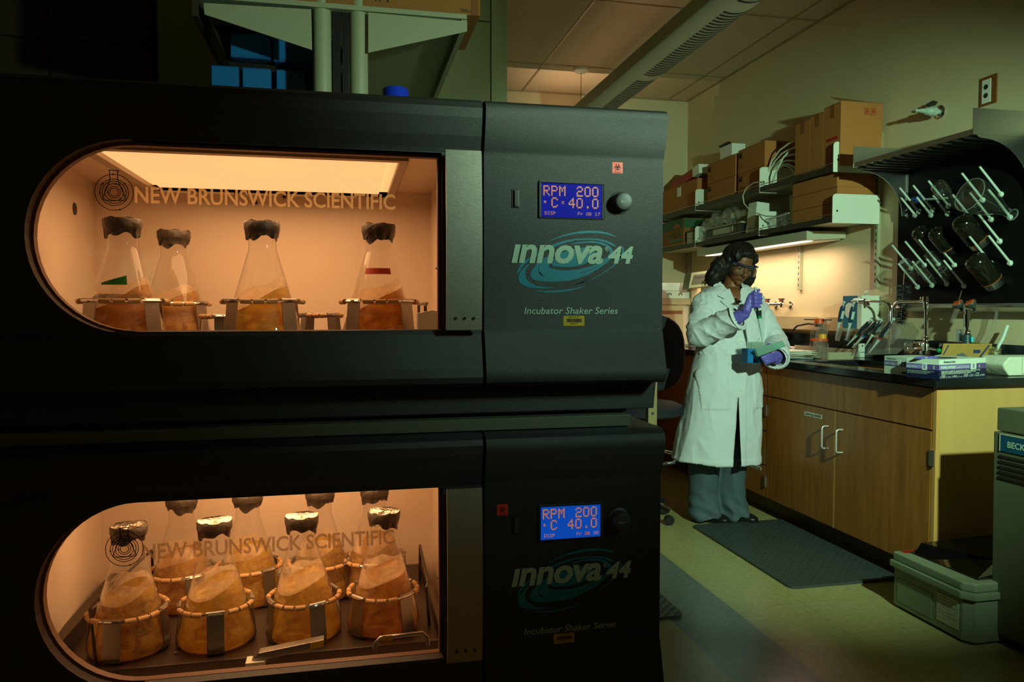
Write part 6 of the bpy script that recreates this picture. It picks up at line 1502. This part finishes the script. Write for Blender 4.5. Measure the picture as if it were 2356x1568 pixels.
# gloves
q = MB(); hand_right(q, 1.0); ge = WR + (ER - WR).normalized() * .045; caps(q, [WR, ge], [.028, .036])
def wrinkle(p, n): return p + n * (.0013 * mnoise.noise(p * 90))
remesh(q, 'glove', .0026, M_nit, person, smooth=2, disp=wrinkle)
q = MB(); hand_left(q, 1.0); ge = WL + (EL - WL).normalized() * .045; caps(q, [WL, ge], [.028, .034])
remesh(q, 'glove', .0026, M_nit, person, smooth=2, disp=wrinkle)
# trousers
q = MB()
for s, K, A, hp in ((-1, KL, AL, V((2.0, 3.91, .72))), (1, KR, AR, V((2.12, 3.91, .72)))):
    pts = [hp, V((K.x, K.y, .42)), V((A.x, A.y - .01, .16)), V((A.x + .018, A.y - .026, .020))]; rs = [.100, .080, .084, .090]
    for i in range(3): q.cyl(pts[i], pts[i + 1], rs[i], rs[i + 1], 28)
    for p_, r in zip(pts[:3], rs): q.ball(p_, r, 24)
q.ball((2.06, 3.91, .75), (.16, .115, .12), 24)
def tfold(p, n):
    k = max(0, min(1, (.36 - p.z) / .3)); lo = max(0, 1 - p.z / .22)
    return p + n * (.006 * math.sin(p.x * 70 + p.z * 26 + 3 * mnoise.noise(p * 7)) * (.3 + lo) + .010 * mnoise.noise(V((p.x * 14, p.y * 14, p.z * 9))) + .006 * lo * math.sin(p.z * 95 + p.x * 45))
remesh(q, 'trousers', .007, M_trou, person, smooth=2, disp=tfold)
for A in (AL, AR):
    d = V((.66, -.75, 0)); sd = V((.75, .66, 0)); Ms = Matrix((d, sd, V((0, 0, 1)))).transposed(); c = V((A.x, A.y, 0)); q = MB()
    q.ball(c + d * .0 + V((0, 0, .048)), (.052, .038, .044), 18, Ms); q.ball(c + d * .05 + V((0, 0, .042)), (.055, .038, .034), 18, Ms); q.ball(c + d * .075 + V((0, 0, .030)), (.085, .041, .028), 20, Ms); q.ball(c + d * .115 + V((0, 0, .024)), (.052, .039, .023), 20, Ms)
    q.ball(c + d * .07 + V((0, 0, .012)), (.102, .043, .0115), 20, Ms)
    sh = remesh(q, 'shoe', .0045, M_shoe, person, smooth=3)
# lab coat
coat = MB(); secs = [(1.335, 2.105, 3.940, .070, .062), (1.318, 2.100, 3.936, .115, .074), (1.295, 2.098, 3.930, .160, .086), (1.262, 2.100, 3.925, .196, .100), (1.20, 2.102, 3.915, .204, .114), (1.13, 2.102, 3.910, .200, .120), (1.05, 2.095, 3.900, .190, .128), (.96, 2.080, 3.892, .186, .130), (.86, 2.058, 3.888, .196, .138), (.74, 2.042, 3.884, .210, .148), (.60, 2.026, 3.880, .224, .158), (.46, 2.012, 3.880, .238, .168), (.362, 2.004, 3.880, .248, .176)]
n = 64; vs = []; fs = []
for (z, cx, cy, rx, ry) in secs:
    for k in range(n):
        a = 2 * PI * k / n; e = .86
        sx = math.copysign(abs(math.cos(a)) ** e, math.cos(a)); sy = math.copysign(abs(math.sin(a)) ** e, math.sin(a))
        zz = z + (.030 * (math.cos(a) * -.5 - .25) if z < .4 else 0)
        vs.append((cx + rx * sx, cy + ry * sy, zz))
for i in range(len(secs) - 1):
    for k in range(n): fs.append((i * n + k, i * n + (k + 1) % n, (i + 1) * n + (k + 1) % n, (i + 1) * n + k))
coat.add(vs, fs, True); coat.add(vs[:n], [tuple(range(n))]); coat.add(vs[-n:], [tuple(range(n))])
cR = WR + (ER - WR).normalized() * .030; cL = WL + (EL - WL).normalized() * .018
def sleeve(S, E, Wc, rs):
    caps(coat, [S, S.lerp(E, .5) + V((0, 0, 0)), E], rs[:3], 22)
    coat.cyl(E, E.lerp(Wc, .5), rs[2], rs[3], 22); coat.cyl(E.lerp(Wc, .5), Wc, rs[3], rs[4], 22); coat.ball(E, rs[2] * 1.0, 22)
sleeve(V((1.945, 3.925, 1.222)), V((1.855, 3.80, 1.062)), cR, [.068, .066, .066, .062, .060])
sleeve(V((2.262, 3.915, 1.188)), V((2.325, 3.825, 1.010)), cL, [.066, .062, .062, .056, .056])
XO = 2.052     # front opening
def xo(z): return XO + (z - .8) * .02
dRa = (WR - ER).normalized(); dLa = (WL - EL).normalized()
def cfold(p, n_):
    fr = n_.y < -.25
    arm = (p.x < 1.90 and p.z > .95 and p.y < 3.87) or (p.y < 3.76 and p.z > .9)
    v = mnoise.noise(V((p.x * 9, p.y * 9, p.z * 2.6)) + V((3, 1, 0)))
    d = .012 * v * max(0, min(1, (1.15 - p.z) / .4)) if not arm else 0
    dd = dRa if p.x < 2.12 else dLa
    u = p.dot(dd); w_ = p.cross(dd)
    rd = (1 - abs(mnoise.noise(V((u * 11, 3.3, 0)) + w_ * 8))) ** 4 if arm else (1 - abs(mnoise.noise(V((p.x * 12, p.y * 12, p.z * 4))))) ** 4
    d += (.012 if arm else .005) * rd + .002 * mnoise.noise(p * 26)
    if p.z > .95: d += .005 * (1 - abs(mnoise.noise(V((p.x * 22 + p.z * 14, p.y * 10, p.z * 22 - p.x * 12))))) ** 5
    if fr and not arm and p.z < 1.15:
        dx = p.x - xo(p.z)
        if 0 < dx < .045: d += .0055
    # hip pocket and chest pocket patches
    if fr and 1.86 < p.x < 1.992 and .66 < p.z < .86 and not arm: d += .006
    if fr and 2.10 < p.x < 2.20 and 1.01 < p.z < 1.12 and not arm: d += .004
    if fr and 2.155 < p.x < 2.25 and .66 < p.z < .86 and not arm: d += .006
    if p.z < .385: d += .003
    return p + n_ * d
co = remesh(coat, 'lab_coat', .0062, M_coat, person, smooth=2, disp=cfold)
bm = bmesh.new(); bm.from_mesh(co.data); off = OFF[co.name]; kill = []
for v in bm.verts:
    p = v.co + off
    cx = 2.088
    if p.y < 3.93 and p.z > 1.185 and abs(p.x - cx) < .30 * (p.z - 1.185) + .006 and p.z < 1.37: kill.append(v)
    elif p.z > 1.318 and (p.x - 2.105) ** 2 + (p.y - 3.94) ** 2 < .070 ** 2: kill.append(v)
    elif p.y < 3.80 and p.z < .735 and abs(p.x - (xo(p.z) - .002 - .03 * (.735 - p.z))) < .062 * (.735 - p.z) and p.z > .30: kill.append(v)
    elif p.z < .36 + .030 * ((p.x - 2.0) / .25 * -.5 - .25) + .006 and v.normal.z < -.8: kill.append(v)
    # open cuffs
    elif (p - cR).length < .066 and (p - cR).dot((WR - ER).normalized()) > -.004 and v.normal.dot((WR - ER).normalized()) > .8: kill.append(v)
    elif (p - cL).length < .062 and (p - cL).dot((WL - EL).normalized()) > -.004 and v.normal.dot((WL - EL).normalized()) > .8: kill.append(v)
bmesh.ops.delete(bm, geom=kill, context='VERTS')
for v in bm.verts:          # straighten the cut edges
    if not v.is_boundary: continue
    p = v.co + off
    if p.y < 3.80 and .30 < p.z < .745:
        c_ = xo(p.z) - .002 - .03 * (.735 - p.z); h_ = .062 * max(0, .735 - p.z)
        if abs(abs(p.x - c_) - h_) < .012: v.co.x = c_ + math.copysign(h_, p.x - c_) - off.x
    elif p.y < 3.93 and 1.18 < p.z < 1.315:
        h_ = .30 * (p.z - 1.185) + .006
        if abs(abs(p.x - 2.088) - h_) < .012: v.co.x = 2.088 + math.copysign(h_, p.x - 2.088) - off.x
bm.to_mesh(co.data); bm.free()
sm = co.modifiers.new('thickness', 'SOLIDIFY'); sm.thickness = .0022; sm.offset = -1
bvh = BVHTree.FromPolygons([v.co + off for v in co.data.vertices], [tuple(p.vertices) for p in co.data.polygons])
def surf(x, z, lift=.002):
    h = bvh.ray_cast(V((x, 3.3, z)), V((0, 1, 0)))
    return (h[0] + h[1] * lift) if h[0] else V((x, 3.8, z))
# collar and lapels laid on the coat
def flapmesh(outline, lift, name, thick=.003):
    pts = []
    for (x, z, dy) in outline:
        h = bvh.ray_cast(V((x, 3.3, z)), V((0, 1, 0))); y = h[0].y if h[0] and h[0].y < 3.95 else 3.86
        pts.append(V((x, y - lift - dy, z)))
    return put(name, MB().prism(pts, (0, thick, 0)), M_coat, person, bevel=.0012)
for s in (-1, 1):
    cx = 2.088; K = lambda x, z: (cx + s * x, z)
    o_ = [(cx + s * .001, 1.172, .004), (cx + s * .016, 1.240, .006), (cx + s * .034, 1.312, .006), (cx + s * .112, 1.272, .004), (cx + s * .086, 1.255, .004), (cx + s * .104, 1.243, .004), (cx + s * .066, 1.200, .004)]
    flapmesh(o_, .009, 'lapel')
    q = MB(); q.prism([V((cx + s * .050, 3.868, 1.290)), V((cx + s * .054, 3.873, 1.330)), V((cx + s * .070, 3.92, 1.356)), V((cx + s * .085, 3.93, 1.338)), V((cx + s * .122, 3.875, 1.292)), V((cx + s * .096, 3.850, 1.266))], (0, .004, .002)); put('collar', q, M_coat, person, bevel=.0015)
put('collar', MB().tube([V((cx + .070 * math.cos(a), 3.94 + .055 * math.sin(a), 1.335)) for a in [PI * k / 12 for k in range(13)]], .015, 8, flat=(.35, 1.3)), M_coat, person)
q = MB(); q.prism([V((2.050, 3.835, 1.160)), V((2.140, 3.830, 1.160)), V((2.128, 3.840, 1.262)), V((2.118, 3.838, 1.245)), V((2.095, 3.832, 1.208)), V((2.06, 3.84, 1.205))], (0, .012, 0)); put('shirt', q, M_shirt, person, bevel=.002)
for z in (1.03, .90, .765): p = surf(xo(z) + .018, z, .0015); put('button', MB().lathe([(.0085, 0), (.0085, .002), (.006, .003)], 16, Matrix.Translation(p) @ Matrix.Rotation(PI / 2, 4, 'X')), M_white, person)
# cuff hems
for c, d in ((cR, (ER - WR).normalized()), (cL, (EL - WL).normalized())):
    e1 = d.cross(V((0, 0, 1))).normalized(); e2 = d.cross(e1); R_ = .0625 if c == cR else .0585
    put('cuff', MB().tube([c + d * .010 + (e1 * math.cos(a) + e2 * math.sin(a)) * (R_ + .002 * math.sin(3 * a)) for a in [2 * PI * k / 32 for k in range(32)]], .012, 8, closed=True, flat=(.28, 1.0) if False else (1, .3)), M_coat, person)
# hair
q = MB()
hball(q, 0, .040, -.026, (.080, .082, .090), 24); hball(q, 0, .0, -.050, (.082, .10, .070), 22)
hball(q, -.078, -.015, -.012, (.032, .095, .052)); hball(q, -.108, -.050, -.022, (.048, .080, .052)); hball(q, -.120, -.098, -.020, (.047, .056, .050)); hball(q, .076, -.015, -.020, (.026, .090, .048)); hball(q, .100, -.060, -.026, (.040, .072, .046)); hball(q, 0, -.05, -.075, (.10, .085, .045))
hball(q, 0, .080, .000, (.076, .040, .078)); hball(q, -.055, .060, .030, (.030, .040, .045)); hball(q, .056, .058, .028, (.026, .040, .042))
hair = remesh(q, 'hair', .0045, M_hair, person, smooth=2, disp=lambda p, n: p + n * (.005 * math.sin(38 * mnoise.noise(p * 6) + p.z * 90) * .5 + .004 * mnoise.noise(p * 40)))
hs = MB(); rnd = random.Random(12)
for i in range(620):
    th = rnd.uniform(-PI, PI)          # 0 = back, +-pi = front
    if abs(th) > 2.05: th = rnd.choice((-1, 1)) * rnd.uniform(1.0, 2.05)
    side = math.sin(th)
    L_ = rnd.uniform(.75, 1.0); pts = []; ph = rnd.random() * 6.3; fq = rnd.uniform(5, 9); jit = rnd.uniform(.98, 1.07); par = .02
    for k in range(17):
        s = k / 16 * L_
        if s < .45:
            f = s / .45 * (PI * .52); rr = math.sin(f); x = par * (1 - rr) + .083 * side * rr; y = .036 + .086 * math.cos(f); z = -.026 - .092 * math.cos(th) * rr
        else:
            f = (s - .45) / .55; wid = (1 + .85 * f if side < 0 else 1 + .50 * f); x = .083 * side * wid; y = .030 - .185 * f; z = -.026 - .092 * math.cos(th) * (1 - .1 * f)
        am = .0015 + .010 * max(0, s - .35); v = V((x, y, z)) * (1 + (jit - 1) * 1.2)
        v += V((math.cos(ph + s * fq * 2.2), math.sin(ph * 1.3 + s * fq) * .5, math.sin(ph + s * fq * 2.2))) * am
        pts.append(H(v.x, v.y, v.z))
    hs.tube(pts, [.0022] * 12 + [.0018, .0015, .0012, .0008, .0005], 4, caps=False)
# loose curls at the right side of the hair and at the nape
for i in range(60):
    bx_, by_ = (rnd.uniform(.085, .112), rnd.uniform(-.125, -.02)) if i < 26 else (rnd.uniform(-.165, -.06), rnd.uniform(-.150, -.07)); r = rnd.uniform(.007, .014); ph = rnd.random() * 6; z0 = rnd.uniform(-.05, .02)
    hs.tube([H(bx_ + r * math.cos(ph + k * .5) + (.0 if i < 26 else .001 * k), by_ + r * math.sin(ph + k * .5) - .0022 * k, z0 + .006 * math.sin(k * .5)) for k in range(16)], .0009, 4, caps=False)
tag(put('hair_strands', hs, M_hair, hair), kind='stuff')
# goggles
gg = [(-.080 + .160 * i / 16) for i in range(17)]
def gz(x): return .108 - 6.2 * x * x
q = MB(); vs = []
for yy, zo_ in ((.024, 0), (.0, .003), (-.030, -.004)):
    for x in gg: vs.append(H(x, yy - .006 * (abs(x) / .08) * (yy < -.02) + (.014 * max(0, 1 - abs(x) / .018) if yy < -.02 else 0), gz(x) + zo_))
q.add(vs, [(r_ * 17 + k, r_ * 17 + k + 1, (r_ + 1) * 17 + k + 1, (r_ + 1) * 17 + k) for r_ in range(2) for k in range(16)], True)
gl = put('goggles', q, M_lens, person); tag(gl, 'clear wraparound safety goggles with a blue brow bar')
put('brow_bar', MB().tube([H(x, .026, gz(x) + .001) for x in gg], .0036, 8, flat=(1, 1)), M_frame, gl)
put('lower_rim', MB().tube([V(v) for v in vs[34:]], .0011, 6), M_hair, gl)
for s in (-1, 1):
    put('temple', MB().tube([H(s * .080, .022, gz(.08)), H(s * .083, .020, .03), H(s * .080, .012, -.03)], .0030, 8, flat=(.5, 1.6)), M_frame, gl)
    put('side_shield', MB().prism([H(s * .080, .022, gz(.08)), H(s * .083, .020, .03), H(s * .080, -.022, .035), H(s * .080, -.030, gz(.08) - .004)], (s * .0008, 0, 0)), M_lens, gl)

# ------------------------------------------------------------------ what the person holds
pt = pipette('handheld_pipette', onY(1739.5, 674, 3.572), onY(1754.5, 785, 3.572), 'pipette with a green collar held upright in the gloved hand', M_pipk, None, mat('green_band', '#067a45', .35))
nb_ = onY(1955, 3, 3.5)
# white shaft of the pipette is its nozzle; tip box in the left hand
N_ = onY(1733, 836, 3.545); N0 = V((N_.x, N_.y, N_.z)); ax = V((1, .30, 0)).normalized(); ay = V((-.30, 1, 0)).normalized(); ZB = N0.z
tb = thing('pipette_tip_box', 'blue open box of pipette tips held in the left gloved hand', 'tip box', N0)
M_tb = mat('tip_box_blue', '#0878c0', .35); Mt = Matrix(((ax.x, ay.x, 0, N0.x), (ax.y, ay.y, 0, N0.y), (0, 0, 1, ZB), (0, 0, 0, 1)))
w, d_, h_ = .120, .080, .074; e = .003
q = MB().box(0, w, 0, d_, 0, .003, Mt).box(0, w, 0, e, .003, h_, Mt).box(0, w, d_ - e, d_, .003, h_, Mt).box(0, e, e, d_ - e, .003, h_, Mt).box(w - e, w, e, d_ - e, .003, h_, Mt)
put('box_body', q, M_tb, tb, bevel=.0008); put('rim_line', MB().box(-.0008, w, -.0008, 0, h_ * .62, h_ * .64, Mt).box(-.0008, 0, 0, d_, h_ * .62, h_ * .64, Mt), M_tb, tb)
ins_ = put('tip_insert', MB().box(e, w - e, e, d_ - e, h_ - .008, h_ - .005, Mt), mat('insert_teal', '#3a9ea0', .4), tb)
M_tip = glassy('tip_plastic', (.85, .93, .88), .45, (.75, .86, .8), rough=.2, ior=1.4)
for i in range(11):
    for j in range(3):
        x = .022 + i * .0088; y = .030 + j * .016
        put('pipette_tip', MB().lathe([(.0022, h_ - .005), (.0034, h_ + .026), (.0036, h_ + .034)], 8, Mt @ Matrix.Translation((x, y, 0)), cap1=False), M_tip, ins_)
P4_ = [onY(1739, 803, 3.500), onY(1799, 783, 3.515), onY(1808, 796, 3.515), onY(1745, 820, 3.500)]
M_lidp = glassy('lid_plastic', (.45, .8, .72), .55, (.45, .72, .62), rough=.15, ior=1.45)
lidt = thing('translucent_lid', 'translucent green tip box lid held flat against the blue box', 'lid', P4_[3])
put('lid_top', MB().prism(P4_, (.002, .003, .0005)), M_lidp, lidt)
put('lid_rim', MB().prism([P4_[3], P4_[2], P4_[2] + V((0, .02, -.003)), P4_[3] + V((0, .02, -.003))], (0, 0, .002)).prism([P4_[0], P4_[3], P4_[3] + V((0, .02, 0)), P4_[0] + V((0, .02, 0))], (.002, 0, 0)), M_lidp, lidt)
